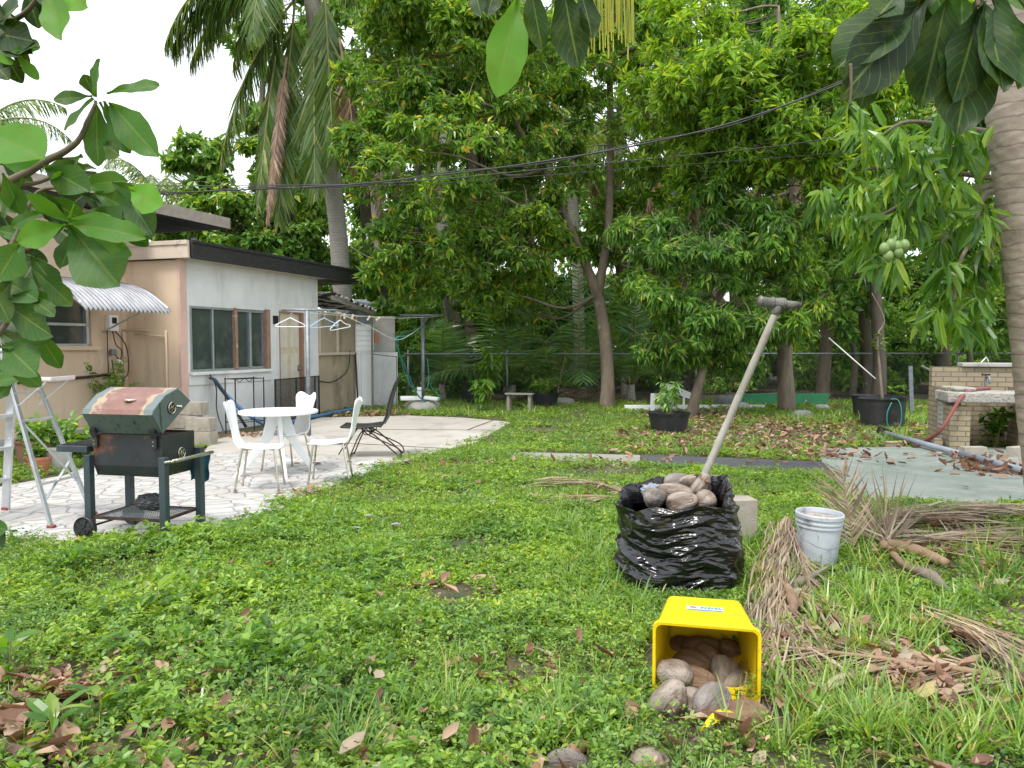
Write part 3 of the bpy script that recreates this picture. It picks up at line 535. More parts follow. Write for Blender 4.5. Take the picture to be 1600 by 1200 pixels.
# trunks of palms and trees in the wood behind the fence
def wood_palm(label, pts, Y, r0, r1, nf=9, fl=3.4, seed=1, leaf=None, bark=None, dead=2):
    b = ground_at(pts[0][0], Y); return palm('coconut_palm', label, b, [b]+tr_px(pts, Y), r0, r1, nf, fl, seed, leaf=leaf or L_palm, ll=.75, nl=48, droop=1.9, hang=.8, group='palms in the wood behind the fence', bark=bark, dead=dead, wid=.045)
wood_palm('slim curved palm just right of the shed tank, behind the clothesline', [(607, 560), (600, 470), (592, 390), (585, 300), (590, 190)], 23.5, .14, .11, 9, 3.2, 21)
wood_palm('thick pale palm leaning left behind the fence, right of the clothesline post', [(714, 540), (703, 470), (695, 400), (690, 300), (700, 180), (715, 90)], 24.5, .24, .15, 9, 3.8, 22)
wood_palm('narrow palm with ringed grey trunk standing behind the small grey bench', [(862, 560), (861, 480), (860, 400), (862, 300), (850, 200)], 24, .13, .12, 10, 3.4, 23)
wood_palm('ringed pale palm just left of the forked mango trunk', [(906, 600), (905, 520), (902, 420), (895, 320), (890, 240)], 21.8, .17, .14, 11, 3.4, 24)
wood_palm('pale palm stem leaning left just right of the forked mango trunk', [(978, 560), (990, 500), (1008, 440), (1030, 380), (1050, 300), (1070, 210)], 23, .12, .11, 11, 3.2, 25)
wood_palm('ringed brown palm between the straight mango trunk and the white stick', [(1285, 610), (1290, 540), (1296, 440), (1298, 340), (1300, 200)], 22.5, .19, .15, 9, 3.4, 26, bark=m_bark)
for i, (px, Y, lab, el) in enumerate([(790, 23.2, 'leafy understory tree behind the fence above the grey bench', [(760, 430, 70, 60), (820, 480, 60, 50), (700, 470, 60, 50)]), (930, 23.6, 'leafy understory tree behind the fence and the forked mango trunk', [(930, 450, 60, 60), (980, 490, 60, 50), (880, 490, 50, 50)]),
        (1330, 21.6, 'dark leafy understory tree behind the big black tub', [(1320, 430, 70, 70), (1400, 470, 70, 60), (1280, 500, 50, 40), (1440, 400, 60, 60)]), (1510, 21.4, 'dark leafy understory tree behind the barbecue chimney wall', [(1500, 430, 70, 60), (1560, 500, 60, 50), (1480, 520, 50, 35)]), (620, 23, 'leafy understory tree behind the shed tank', [(600, 470, 50, 60), (650, 440, 50, 60)])]):
    b = ground_at(px, Y); tree('understory_tree', lab, b, [b, P(px+6, 560, Y), P(px-5, 500, Y), P(px+4, 430, Y)], [.1, .08, .06, .03], [E(x, y, Y, a, c, 1.2) for x, y, a, c in el], [L_mid, L_dark][i % 2], m_bark2, 1100, 7, .2, .09, 160+i, group='understory trees at the back fence', limbs=12, clump=.45)
# low palms at the fence
def low_palm(label, px, Y, nf, fl, seed, up=.95):
    b = ground_at(px, Y); palm('young_palm', label, b, [b, b+np.array([0, 0, .25]), b+np.array([.02, 0, .45])], .12, .09, nf, fl, seed, cat='young palm', leaf=L_ypalm, ll=.78, nl=30, droop=1.0, hang=.3, up=up, group='young palms along the fence', wid=.055)
low_palm('young palm with dark arching fronds above the yellowish shrub', 800, 21.3, 9, 2.9, 41)
low_palm('fan of bright green young palm fronds left of the forked mango trunk', 905, 21.6, 9, 3.2, 42)
low_palm('young palm with blue-green fronds right behind the forked mango trunk', 985, 21.2, 8, 2.6, 43)
low_palm('short young palm just right of the clothesline post', 690, 21.2, 7, 2.0, 44)
for i, (px, Y, r_, y1_, lab) in enumerate([(737, 25, .24, 150, 'dark ivy covered tree trunk right of the thick pale leaning palm'), (652, 26, .12, 200, 'thin dark tree behind the hedge, right of the concrete wall'), (815, 25.5, .16, 180, 'dark slender tree between the grey bench and the thick palm'),
        (1068, 26, .2, 200, 'slim dark tree behind the leaning mango sapling'), (1150, 25, .16, 200, 'slim shaded tree between the leaning sapling and the straight mango trunk'), (1372, 20.6, .16, 150, 'dark tree rising directly behind the big black tub'), (1352, 23, .17, 200, 'slender brown tree just left of the one behind the black tub'), (1470, 24, .22, 200, 'shaded broadleaf tree behind the brick barbecue'), (1620, 23, .24, 200, 'shaded broadleaf tree behind the near palm trunk')]):
    b = ground_at(px, Y); k = 1+.1*(i % 3)
    tree('woodland_tree', lab, b, [b, P(px+3, 560, Y), P(px-4, 450, Y), P(px+6, 320, Y), P(px-6, y1_, Y), P(px, y1_-160, Y)], [r_*1.2, r_, r_*.9, r_*.75, r_*.6, r_*.3],
         [E(px-30, 330, Y, 70, 70), E(px+40, 250, Y+.6, 75, 80), E(px-20, 150, Y, 85, 90), E(px+30, 40, Y, 90, 90)], [L_dark, L_mid][i % 2], m_bark2, 1500, 7, .26, .10, 60+i, group='trees in the wood behind the fence', limbs=12, clump=.7)
# farther canopy
far = [(470, 31, 'broadleaf tree filling the gap under the hanging palm fronds', [(470, 300, 60, 60), (430, 380, 60, 50), (500, 210, 40, 60)]),
       (580, 33, 'tall leafy tree far behind the slim curved palm', [(570, 60, 110, 110), (600, 220, 110, 110), (560, 350, 90, 90)]),
       (700, 33, 'tall leafy tree far behind the clothesline', [(700, 30, 120, 120), (680, 200, 120, 110), (720, 340, 110, 100)]),
       (830, 33, 'tall leafy tree far behind the small grey bench', [(830, 0, 130, 120), (830, 180, 130, 120), (840, 330, 120, 100)]),
       (970, 33, 'tall leafy tree far behind the forked mango', [(970, 0, 130, 120), (970, 180, 130, 120), (960, 330, 120, 100)]),
       (1110, 33, 'tall leafy tree far behind the leaning mango sapling', [(1110, 0, 130, 120), (1110, 180, 130, 120), (1110, 340, 120, 100)]),
       (1250, 33, 'tall leafy tree far behind the straight mango trunk', [(1250, 10, 130, 120), (1250, 200, 130, 120), (1250, 350, 120, 100)]),
       (1390, 33, 'tall leafy tree far behind the big black tub', [(1390, 10, 130, 120), (1390, 200, 130, 120), (1390, 350, 120, 100)]),
       (1540, 33, 'tall leafy tree far behind the brick barbecue', [(1540, 10, 130, 120), (1540, 200, 130, 120), (1540, 350, 120, 100)]),
       (1700, 33, 'tall leafy tree far right beyond the near palm', [(1700, 10, 130, 120), (1700, 200, 130, 120), (1700, 350, 120, 100)])]
for i, (px, Y, lab, el) in enumerate(far):
    b = ground_at(px, Y); tree('woodland_tree', lab, b, [b, P(px+8, 480, Y), P(px-8, 330, Y), P(px, 180, Y), P(px+5, 40 if i else 240, Y)], [.35, .3, .25, .2, .1],
         [E(x, y, Y, a, c, 2.2) for x, y, a, c in el], [L_mid, L_dark][i % 2], m_bark2, 1900 if i else 900, 7, .34, .14, 80+i, group='tall trees far behind the fence', limbs=8, clump=1.0)
Yl = 23; bl = ground_at(447, Yl)
tree('broadleaf_tree', 'broad rounded tree with dark limbs rising behind the peach house roof', bl, [bl, P(447, 400, Yl), P(448, 320, Yl), P(445, 270, Yl), P(420, 230, Yl)], [.2, .16, .13, .1, .05],
     [E(320, 260, Yl, 52, 45), E(290, 290, Yl, 40, 40), E(370, 300, Yl, 65, 65), E(420, 260, Yl, 50, 45), E(390, 370, Yl, 80, 45), E(310, 360, Yl, 70, 50), E(470, 370, Yl, 60, 60), E(273, 205, Yl, 14, 18), E(420, 400, Yl, 90, 40)],
     L_mid, m_bark2, 2600, 7, .26, .12, 31, limbs=20, clump=.5, extra=[([P(447, 330, Yl), P(415, 325, Yl), P(380, 340, Yl), P(365, 360, Yl)], [.08, .07, .05, .03]), ([P(445, 275, Yl), P(410, 215, Yl), P(385, 222, Yl), P(365, 238, Yl)], [.06, .05, .04, .02])])
Yl = 25; bl = ground_at(405, Yl)
tree('tall_thin_tree', 'tall thin crowned tree against the sky left of the hanging palm fronds', bl, [bl, P(408, 400, Yl), P(405, 250, Yl), P(412, 120, Yl), P(420, 20, Yl)], [.18, .15, .12, .08, .04],
     [E(385, 65, Yl, 42, 28), E(425, 95, Yl, 40, 45), E(400, 165, Yl, 28, 26), E(385, 200, Yl, 16, 14), E(430, 190, Yl, 35, 50), E(400, 20, Yl, 60, 30), E(450, 30, Yl, 60, 60)], L_mid, m_bark2, 1100, 7, .25, .11, 33, limbs=14, clump=.4)
bl = ground_at(243, 27); palm('coconut_palm', 'small distant palm head showing above the main roof', bl, [bl, P(243, 400, 27), P(243, 300, 27)], .15, .12, 13, 2.4, 35, ll=.7, nl=44, droop=1.8, hang=.8)
bl = ground_at(-45, 15); palm('coconut_palm', 'palm fronds reaching in from the left above the house', bl, [bl, P(-45, 350, 15), P(-50, 205, 15)], .16, .13, 14, 2.0, 36, ll=.6, nl=44, droop=1.7, hang=.7)

# undergrowth beyond the fence: one mass
lb = LB(); r = np.random.default_rng(99); ce = []
for i in range(330):
    x = r.uniform(-9, 27); y = r.uniform(22.6, 34); h = r.uniform(.5, 1.4)+(y-22)*.36; ce.append((np.array([x, y, h*.5]), (r.uniform(.6, 1.3), .7, h*.6)))
crown_leaves(lb, ce, 46000, 6, .21, .095, clump=.5, seed=98)
tag(lb.build('undergrowth', L_mid), kind='stuff')
lb = LB(); ce = [E(640, 550, 21, 38, 45), E(615, 600, 20.3, 25, 30), E(690, 590, 21.6, 35, 35), E(725, 600, 21.6, 30, 25), E(640, 490, 21.6, 35, 25), E(660, 620, 20, 40, 12), E(790, 580, 21.4, 50, 25), E(860, 600, 21.4, 45, 25), E(620, 635, 18.9, 16, 12)]
b = ground_at(640, 21); sh = thing('hedge', 'dense climbing hedge smothering the corner of the fence by the concrete wall', 'hedge', tuple(b))
crown_leaves(lb, ce, 3600, 7, .12, .06, clump=.3, seed=97); lb.build('foliage', L_mid, sh, off=b)
for e in ce: g = MB(); limb(g, (e[0][0], e[0][1], 0), e[0], .03, .012, 0, 5, int(e[0][0]*100) % 999); g.build('stem', m_bark2, sh, off=b)

lb = LB(); r = np.random.default_rng(123); ce = []
for i in range(90):
    x = r.uniform(-13, 34); y = r.uniform(40, 46); z = r.uniform(.5, 9.5); ce.append((np.array([x, y, z]), (2.0, 1.4, 1.5)))
crown_leaves(lb, ce, 13000, 6, .46, .22, clump=1.2, seed=124); tag(lb.build('distant_woods', L_far), kind='stuff')
# near palm trunk on the right
Yn = 5.0; bn = np.array([3.70, Yn, 0]); t = thing('near_palm', 'thick ringed palm trunk close by, in front of the brick barbecue', 'palm tree', tuple(bn))
nr = np.random.default_rng(5); jit = nr.normal(size=(600, 4))
path = [bn+np.array([.15, 0, -.05]), bn, P(1642, 690, Yn)+[0, 0, 0], P(1622, 500, Yn), P(1604, 330, Yn), P(1582, 150, Yn), P(1570, 20, Yn), P(1560, -200, Yn), P(1550, -600, Yn), P(1545, -1100, Yn)]
ringz = np.cumsum(nr.uniform(5, 11, 90))
def rf(i, a):
    q = i+3*sin(a*2+i*.011)+1.6*sin(a*3+i*.03)+.9*sin(a*7+i*.09); k = int(np.searchsorted(ringz, q)); z0 = ringz[k-1] if k else 0; fr = (q-z0)/(ringz[min(k, 89)]-z0+1e-6); return 1+.032*min(max(fr, 0), 1)**5*(.4+.6*abs(jit[k][1]))+.012*sin(a*3+k)+.006*sin(a*11+i*.7)+.008*sin(a*23+k*2)
g = MB(); g.tube(path, [.23, .195, .17, .165, .163, .16, .155, .15, .145, .14], 44, 64, rfun=rf); g.build('trunk', m_palmn, t, off=bn, smooth=True)
for i in range(12):
    a = i*2.4; lb = LB(); g = MB(); frond(lb, g, path[-1], (cos(a), sin(a), .5), 3.6, 1.6, 60, .8, .7, .04, 700+i, .03)
    q = lb.build('frond', L_palm, t, off=bn); g.build('rachis', m_rachis, q, off=bn)
# near mango boughs hanging in from the right, with fruit
bm = P(1680, 260, 5.8); bm0 = np.array([bm[0], 5.8, 0]); t = thing('near_mango_tree', 'mango tree on the right with long drooping leaves and green fruit, behind the near palm', 'tree', tuple(bm0))
g = MB(); g.tube([bm0, bm0+[.05, 0, 1.5], bm, P(1720, 0, 5.8)], [.14, .12, .1, .08], 10, 6)
BR = [[(1680, 300), (1600, 285), (1530, 275), (1470, 268), (1400, 262), (1350, 265)], [(1680, 330), (1560, 290), (1500, 310), (1440, 300), (1390, 330), (1350, 345)], [(1690, 400), (1620, 330), (1545, 300), (1520, 370), (1500, 410), (1490, 470)],
      [(1690, 420), (1560, 380), (1545, 330), (1548, 400), (1530, 440)], [(1690, 250), (1560, 210), (1500, 200), (1420, 190), (1380, 210)], [(1500, 310), (1440, 300), (1410, 360), (1405, 390)]]
tips = []; 
for i, bpx in enumerate(BR):
    pts = [P(x, y, 5.8-.14*j-(.1*i % .3)) for j, (x, y) in enumerate(bpx)]; g.tube(pts, list(np.linspace(.028, .008, len(pts))), 6, 5)
g.build('trunk', m_bark, t, off=bm0, smooth=True)
wp = [(1400, 225), (1440, 230), (1375, 265), (1420, 275), (1350, 300), (1385, 320), (1335, 350), (1365, 370), (1400, 390), (1345, 400), (1390, 430), (1420, 350), (1440, 300), (1455, 330), (1485, 300), (1500, 240), (1525, 210), (1470, 200), (1350, 230), (1330, 190),
      (1450, 490), (1490, 480), (1520, 470), (1470, 440), (1500, 430), (1540, 500), (1530, 440), (1480, 510), (1510, 350), (1520, 300), (1300, 320), (1440, 250), (1460, 380), (1400, 300), (1365, 330), (1550, 350), (1555, 420), (1545, 260)]
tp = np.array([P(x+rnd.uniform(-22, 22), y-18+rnd.uniform(-18, 18), 5.4+rnd.uniform(-.6, .6)) for x, y in wp for _ in range(4)]); lb = LB()
whorls(lb, tp, np.tile([[-.3, -.3, .2]], (len(tp), 1))+rng.normal(size=(len(tp), 3))*.35, 10, .20, .042, T_OVAL, 1.2, .9, 17)
lb.build('foliage', L_near, t, off=bm0)
g2 = [(1392, 382), (1382, 388), (1402, 385), (1413, 383), (1403, 394), (1388, 400)]
m_fruit = M('green_mango', (.13, .22, .06), (.18, .27, .08), .45, scale=8)
for x, y in g2:
    g = MB(); c = P(x, y, 4.65); g.lathe([(0, -.042), (.015, -.033), (.027, -.016), (.030, 0), (.026, .018), (.015, .032), (0, .037)], c, 14, sx=1.02); g.tube([c+[0, 0, .038], c+[.004, 0, .12], P(1400, 362, 4.8)], [.002]*3, 4); g.build('fruit', m_fruit, t, off=bm0, smooth=True)

# ------------------------------------------------------------------ fence
f0, f1 = np.array([-2.75, 19.6, 0]), np.array([15.5, 21.9, 0])
fa = math.atan2(f1[1]-f0[1], f1[0]-f0[0]); fl_ = float(np.linalg.norm(f1-f0))
fn = thing('chain_link_fence', 'long grey chain-link fence along the back of the yard', 'fence', f0, fa)
g = MB(); g.tube([(0, 0, 1.3), (fl_, 0, 1.3)], .02, 8); g.build('top_rail', m_steel, fn, smooth=True)
for i in range(8):
    g = MB(); x = .1+i*2.55; g.tube([(x, .03, 0), (x, .03, 1.36)], .028, 10); g.lathe([(.03, 1.35), (.035, 1.37), (.02, 1.4), (0, 1.41)], (x, .03, 0), 10); g.build('post', m_steel, fn, smooth=True)
g = MB(); chain(g, fl_, 1.26, .03, .075, -.02, .0011); g.build('chain_mesh', M('dull_wire', (.12, .13, .12), (.07, .08, .07), .7, .3), fn)

# ------------------------------------------------------------------ clothesline posts, lines, hangers
c0 = G(483, 697); cp = thing('clothesline_post', 'grey steel clothesline post behind the white table, set in a round concrete lump', 'clothesline post', c0)
g = MB(); g.tube([(0, 0, 0), (0, 0, 2.06)], .034, 12); g.build('post', m_steel, cp, smooth=True)
g = MB(); g.tube([(-.36, -.1, 2.07), (.42, .12, 2.07)], .019, 10); g.build('crossbar', m_steel, cp, smooth=True)
def lump(g, c, rx, ry, h, seed, n=28, m=10):
    r = np.random.default_rng(seed); ph = r.uniform(0, 6, 6)
    def fn_(u, v):
        a = u*2*pi; e = v*pi/2; k = 1+.10*sin(2*a+ph[0])+.07*sin(3*a+ph[1])+.05*sin(7*a+ph[2]+v*4)+.04*sin(11*a+ph[3])*cos(v*9)
        return (c[0]+rx*k*cos(e)**.6*cos(a), c[1]+ry*k*cos(e)**.6*sin(a), c[2]+h*sin(e)**.8*(1+.05*sin(5*a+ph[4])))
    g.grid(fn_, n, m)
g = MB(); lump(g, (.02, 0, -.01), .27, .24, .17, 3); g.build('base', m_conc, cp, smooth=True)
c1 = G(663, 640); c1 = np.array([c1[0], 18.0, 0]); cq = thing('clothesline_post', 'T-shaped clothesline post standing in a concrete stump beside the hedge', 'clothesline post', c1)
g = MB(); g.tube([(0, 0, 0), (0, 0, 2.2)], .045, 12); g.build('post', m_steel, cq, smooth=True)
g = MB(); g.tube([(-.52, -.1, 2.22), (.47, .05, 2.23)], .026, 10); g.tube([(0, 0, 2.0), (.12, 0, 2.2)], .012, 6); g.build('crossbar', m_steel, cq, smooth=True)
g = MB(); lump(g, (0, 0, -.01), .46, .4, .26, 5); g.build('base', m_conc, cq, smooth=True)
st = thing('styrofoam_pieces', 'broken white foam pieces lying on the concrete stump of the T-shaped post', 'foam', c1+np.array([0, -.1, .25]))
g = MB(); g.box((-.3, -.1, .05), (.42, .2, .1), rz=.2); g.build('block', m_white, st, bevel=.02); g = MB(); g.box((-.06, -.15, .16), (.1, .1, .3)); g.build('upright_block', m_white, st, bevel=.01); g = MB(); g.box((.22, -.12, .05), (.34, .2, .08), rz=-.2, ry=.1); g.build('block', m_white, st, bevel=.02)
def rope(name, label, pts, r, mat, cat='rope', group=None, n=5):
    g = MB(); g.tube(pts, r, 6, n); o = g.build(name, mat, smooth=True); return tag(o, label, cat, group)
hb = lambda x: np.array(c0)+np.array([x, x*.28, 2.05]); kb = lambda x, z=2.2: c1+np.array([x, 0, z])
rope('clothes_line', 'white clothesline running from the near post straight to the T-shaped post', [hb(-.3), (hb(-.3)*.5+kb(-.5)*.5)-[0, 0, .04], kb(-.5)], .005, m_cord, 'clothesline')
rope('clothes_line', 'sagging white clothesline dipping low in front of the shed', [hb(.4), P(580, 512, 13.5), P(620, 531, 15.2), P(645, 520, 17), kb(0, 2.0)], .007, m_cord, 'clothesline')
rope('clothes_line', 'green cord looped down from the sagging clothesline to the T-shaped post base', [kb(.02, 2.0), P(640, 524, 17), P(618, 530, 16.5), P(630, 565, 17), P(642, 595, 17.4), P(655, 620, 17.6), P(676, 634, 17.8)], .016, m_green_hose, 'cord')
rope('clothes_line', 'thin green cord hanging in a loop at the T-shaped post', [kb(.0, 1.9), P(622, 528, 17.5), P(640, 600, 17.6), P(668, 606, 17.7), P(668, 560, 17.8), P(672, 600, 17.9), P(690, 622, 17.9)], .009, m_green_hose, 'cord')
rope('clothes_line', 'white clothesline with wooden pegs between the two steel posts', [hb(.1), (hb(.1)*.5+kb(.4)*.5)-[0, 0, .07], kb(.4)], .005, m_cord, 'clothesline')
def hanger(label, c, yaw, mat, tilt=0):
    t = thing('clothes_hanger', label, 'hanger', c, yaw, group='plastic clothes hangers on the near clothesline post'); w_ = .21
    pts = [(0, 0, -.09), (w_*.5, 0, -.145), (w_, 0, -.2+tilt), (w_-.02, 0, -.225+tilt), (0, 0, -.225), (-w_+.02, 0, -.225-tilt), (-w_, 0, -.2-tilt), (-w_*.5, 0, -.145), (0, 0, -.09)]
    g = MB(); g.tube(pts, .0075, 6, 3); g.build('body', mat, t, smooth=True)
    g = MB(); g.tube([(0, 0, -.09), (0, 0, -.04), (.03, 0, -.02), (.03, 0, .015), (0, 0, .025), (-.02, 0, .01)], .004, 6, 3); g.build('hook', m_chrome, t, smooth=True)
hanger('white clothes hanger on the left end of the clothesline post crossbar', hb(-.24)+[0, 0, -.01], .2, m_white)
hanger('pale blue clothes hanger twisted sideways, right of the clothesline post', hb(.24)+[0, 0, -.01], .55, M('pale_blue_plastic', (.35, .55, .72), (.3, .5, .68), .4), .02)
hanger('white clothes hanger behind the pale blue one on the clothesline', hb(.36)+[.05, .3, -.03], 1.0, m_white, .03)
for i, (t_, lab) in enumerate(((.17, 'first wooden peg right of the blue hanger'), (.22, 'second wooden peg right of the blue hanger'), (.33, 'wooden peg in the middle of the pegged clothesline'), (.40, 'wooden peg farthest along the pegged clothesline'))):
    p = hb(.1)*(1-t_)+kb(.4)*t_-np.array([0, 0, .07*4*t_*(1-t_)]); g = MB(); g.box(p-[0, 0, .02], (.03, .02, .09), ry=.3*i); tag(g.build('clothes_peg', m_cream), lab, 'clothes peg', 'wooden pegs on the clothesline')

# ------------------------------------------------------------------ table and chairs
tc = P(436, 700, 9.05); tb = thing('round_table', 'round white patio table with splayed slab legs between the white chairs', 'table', (tc[0], 9.05, .03))
g = MB(); g.lathe([(0, .705), (.44, .705), (.455, .712), (.455, .735), (.448, .742), (0, .743)], (0, 0, 0), 64); g.build('table_top', m_white, tb, smooth=False)
for a, l in ((R(215), .50), (R(-65), .44), (R(20), .40)):
    g = MB(); d = Vector((cos(a), sin(a), 0)); s_ = Vector((-sin(a), cos(a), 0)); vs = []
    for k, (rr, z, w_, th) in enumerate(((.05, .70, .10, .022), (.14, .42, .085, .022), (l, 0, .045, .022))):
        for x, y in ((-1, -1), (1, -1), (1, 1), (-1, 1)): vs.append(d*(rr+x*w_*.75)+s_*y*th+Vector((0, 0, z)))
    g.add(vs, [(0, 1, 2, 3), (11, 10, 9, 8)]+[(k*4+i, k*4+(i+1) % 4, k*4+4+(i+1) % 4, k*4+4+i) for k in (0, 1) for i in range(4)]); g.build('leg', m_white, tb, bevel=.006)
def make_chair(label, loc, rz):
    """faces local +x; one-piece shell with a butterfly-shaped back"""
    t = thing('white_chair', label, 'chair', loc, rz, 'white patio chairs round the table')
    def sh(u, v):
        v2 = v*2-1
        if u < .5:
            q = u/.5; x = .22-.40*q; w_ = .215*(1-.25*(1-q)**3)*(1-.18*q); z = .455-.02*sin(q*pi)+.012*abs(v2)**2-(.02*(1-q)**4); return (x, w_*v2, z)
        q = (u-.5)/.5; bend = min(q/.18, 1); x = -.18-.05*math.sin(bend*pi/2)-.10*q; z = .455+.05*(1-cos(bend*pi/2))+.42*q
        w_ = .175-.055*math.sin(min(q/.45, 1)*pi/2)+.085*max(0, (q-.3)/.7)**.9-.025*max(0, (q-.85)/.15)**2; top_ = .024*(math.cos(v2*pi)+.9*v2**4*1.6)*max(0, q-.75)/.25
        return (x-.025*(1-v2*v2)*(q > .1)+.03*abs(v2)**2*q, w_*v2, z-top_*1.6)
    g = MB(); g.grid(sh, 40, 16); g.build('seat', m_white, t, smooth=True, solid=.014)
    for sx, sy in ((1, 1), (1, -1), (-1, 1), (-1, -1)):
        g = MB(); g.tube([(sx*.05, sy*.10, .44), (sx*.13, sy*.145, .437), (sx*.165, sy*.16, .40), (sx*.22-.01, sy*.2, 0)], .0115, 8, 4); g.lathe([(.014, 0), (.014, .02)], (sx*.22-.01, sy*.2, 0), 8); g.build('leg', m_chrome, t, smooth=True)
    return t
ch = make_chair('white chair left of the round table, facing right', (-2.64, 8.02, .03), R(8))
dup(ch, (-2.01, 8.42, .03), R(187), 'white chair right of the round table, facing left'); dup(ch, (-2.72, 9.2, .03), R(232), 'white chair behind the round table with its notched back showing above the top')
lc = thing('black_lounge_chair', 'tall backed black metal mesh chair with crossed rusty legs right of the table', 'chair', (-1.95, 10.35, .04), R(183))
def lsh(u, v):
    y = (v-.5)*.5
    if u < .5: q = u/.5; return (.32-.52*q, y, .44-.03*sin(q*pi)-.02*(1-q)**3)
    q = (u-.5)/.5; return (-.20-.06*min(q/.15, 1)-.16*q+.03*sin(q*pi), y*(1-.12*q), .44+.62*q-.02*(1-min(q/.12, 1)))
g = MB(); g.grid(lsh, 40, 14); g.build('seat', m_black, lc, smooth=True, solid=.012)
g = MB()
for v in (0, 1): g.tube([lsh(u/20, v) for u in range(21)], .014, 6)
g.tube([lsh(1, 0), lsh(1, .5), lsh(1, 1)], .014, 6, 4); g.tube([lsh(0, 0), lsh(0, 1)], .014, 6); g.build('frame', m_black, lc, smooth=True)
for sy in (-.21, .21):
    g = MB(); g.tube([(.22, sy, 0), (.10, sy, .28), (.03, sy, .36), (-.08, sy, .33), (-.28, sy, .16), (-.46, sy, .0)], .010, 6, 5); g.build('leg', m_rust, lc, smooth=True)
    g = MB(); g.tube([(.36, sy, .05), (.12, sy, .40), (-.05, sy, .30), (-.40, sy, .14), (-.47, sy, .02)], .009, 6, 5); g.build('leg', m_rust, lc, smooth=True)
    g = MB(); g.tube([(-.02+.07*cos(a), sy, .36+.05*sin(a)) for a in np.linspace(0, 2*pi, 16)], .007, 5); g.build('spring_ring', m_rust, lc, smooth=True)
g = MB()
for x in (-.44, .22): g.tube([(x, -.21, .02), (x, .21, .02)], .009, 6)
g.tube([(-.05, -.21, .33), (-.05, .21, .33)], .009, 6); g.build('stretcher', m_rust, lc, smooth=True)

# ------------------------------------------------------------------ grill
gr = Vector((-2.93, 6.10, .03)); gz = R(-12); gt_ = thing('charcoal_grill', 'weathered charcoal grill on four legs with a rust topped lid tilted open', 'grill', gr, gz)
m_gr = M('grey_green_enamel', (.11, .14, .135), (.075, .10, .10), .38, scale=3, stretch=(1, 1, .5), bump=.05, spots=((.012, .016, .018), 5, .56, .1, (5, 5, .8)))
m_grb = M('black_enamel', (.012, .015, .018), (.03, .035, .038), .4, scale=3, spots=((.14, .055, .028), 2.6, .54, .06))
m_lidtop = M('rusted_lid_enamel', (.33, .13, .09), (.26, .11, .085), .7, scale=2.5, bump=.15, spots=((.42, .36, .27), 2.1, .60, .05), spots2=((.40, .16, .05), 4.2, .62, .06))
m_lidtop, t_, b_ = _nt('rusted_lid_enamel'); co = node(t_, 'ShaderNodeTexCoord').outputs['Object']; sp = node(t_, 'ShaderNodeSeparateXYZ'); t_.links.new(co, sp.inputs[0])
ab = node(t_, 'ShaderNodeMath', operation='ABSOLUTE'); t_.links.new(sp.outputs[0], ab.inputs[0]); ad_ = node(t_, 'ShaderNodeMath', operation='MULTIPLY_ADD'); t_.links.new(noise(t_, co, 6, 6, .6), ad_.inputs[0]); ad_.inputs[1].default_value = .5; t_.links.new(ab.outputs[0], ad_.inputs[2])
zz_ = node(t_, 'ShaderNodeMath', operation='MULTIPLY_ADD'); t_.links.new(sp.outputs[2], zz_.inputs[0]); zz_.inputs[1].default_value = -1.1; t_.links.new(ad_.outputs[0], zz_.inputs[2])
rst = ramp(t_, noise(t_, co, 9, 6, .7), [(.35, (.17, .075, .058)), (.6, (.22, .115, .09)), (.75, (.30, .2, .155))]); f_ = ramp(t_, zz_.outputs[0], [(-.0, 0), (1, 1)])
msk = ramp(t_, ad_.outputs[0], [(.44, 0), (.47, .5), (.50, 1)]); c_ = mixc(t_, msk, rst, (.12, .15, .145)); rim_ = ramp(t_, ad_.outputs[0], [(.42, 0), (.455, 1), (.48, 1), (.50, 0)]); c_ = mixc(t_, rim_, c_, (.34, .26, .17))
t_.links.new(c_, b_.inputs[0]); b_.inputs['Roughness'].default_value = .55
m_leg = M('grey_blue_enamel', (.045, .065, .075), (.03, .045, .052), .4, scale=4, spots=((.10, .06, .04), 9, .7, .05))
W_, D_ = .33, .225
for sx, sy, top_ in ((-1, -1, .66), (1, -1, .66), (1, 1, .68), (-1, 1, .66)):
    g = MB(); z0 = .09 if sx < 0 else 0; g.box((sx*W_, sy*D_, (z0+top_)/2), (.055, .055, top_-z0)); lg = g.build('leg', m_leg, gt_, bevel=.004)
    if sx > 0: g = MB(); g.box((sx*W_, sy*D_, .02), (.085, .085, .05), taper=.7); g.build('foot', m_blackpl, lg, bevel=.01)
g = MB(); x0, x1, y0, y1 = -.3, .3, -.2, .2; vs = []
for z, ins in ((.50, .015), (.58, 0), (.82, 0)): vs += [(x0+ins, y0+ins, z), (x1-ins, y0+ins, z), (x1-ins, y1-ins, z), (x0+ins, y1-ins, z)]
g.add(vs, [(3, 2, 1, 0)]+[(k*4+i, k*4+(i+1) % 4, k*4+4+(i+1) % 4, k*4+4+i) for k in (0, 1) for i in range(4)]); g.box((0, 0, .64), (.56, .36, .02)); bd = g.build('firebox', m_grb, gt_, solid=.006)
g = MB()
for i in range(19): g.box((-.27+i*.03, 0, .80), (.007, .37, .007))
g.build('grate', m_rust, bd)
def dial(g, c, nrm_, r_, chromeparts=True):
    n_ = Vector(nrm_); a = n_.orthogonal().normalized(); b = n_.cross(a); c = Vector(c)
    g.tube([c+n_*.006+r_*(a*cos(t)+b*sin(t)) for t in np.linspace(0, 2*pi, 28)], .005, 6)
    for k in range(5):
        t = k*2*pi/5; g.beam(c+n_*.005, c+n_*.005+r_*(a*cos(t)+b*sin(t)), .012, .006, n_)
    g.tube([c+n_*.004, c+n_*.02], .01, 8)
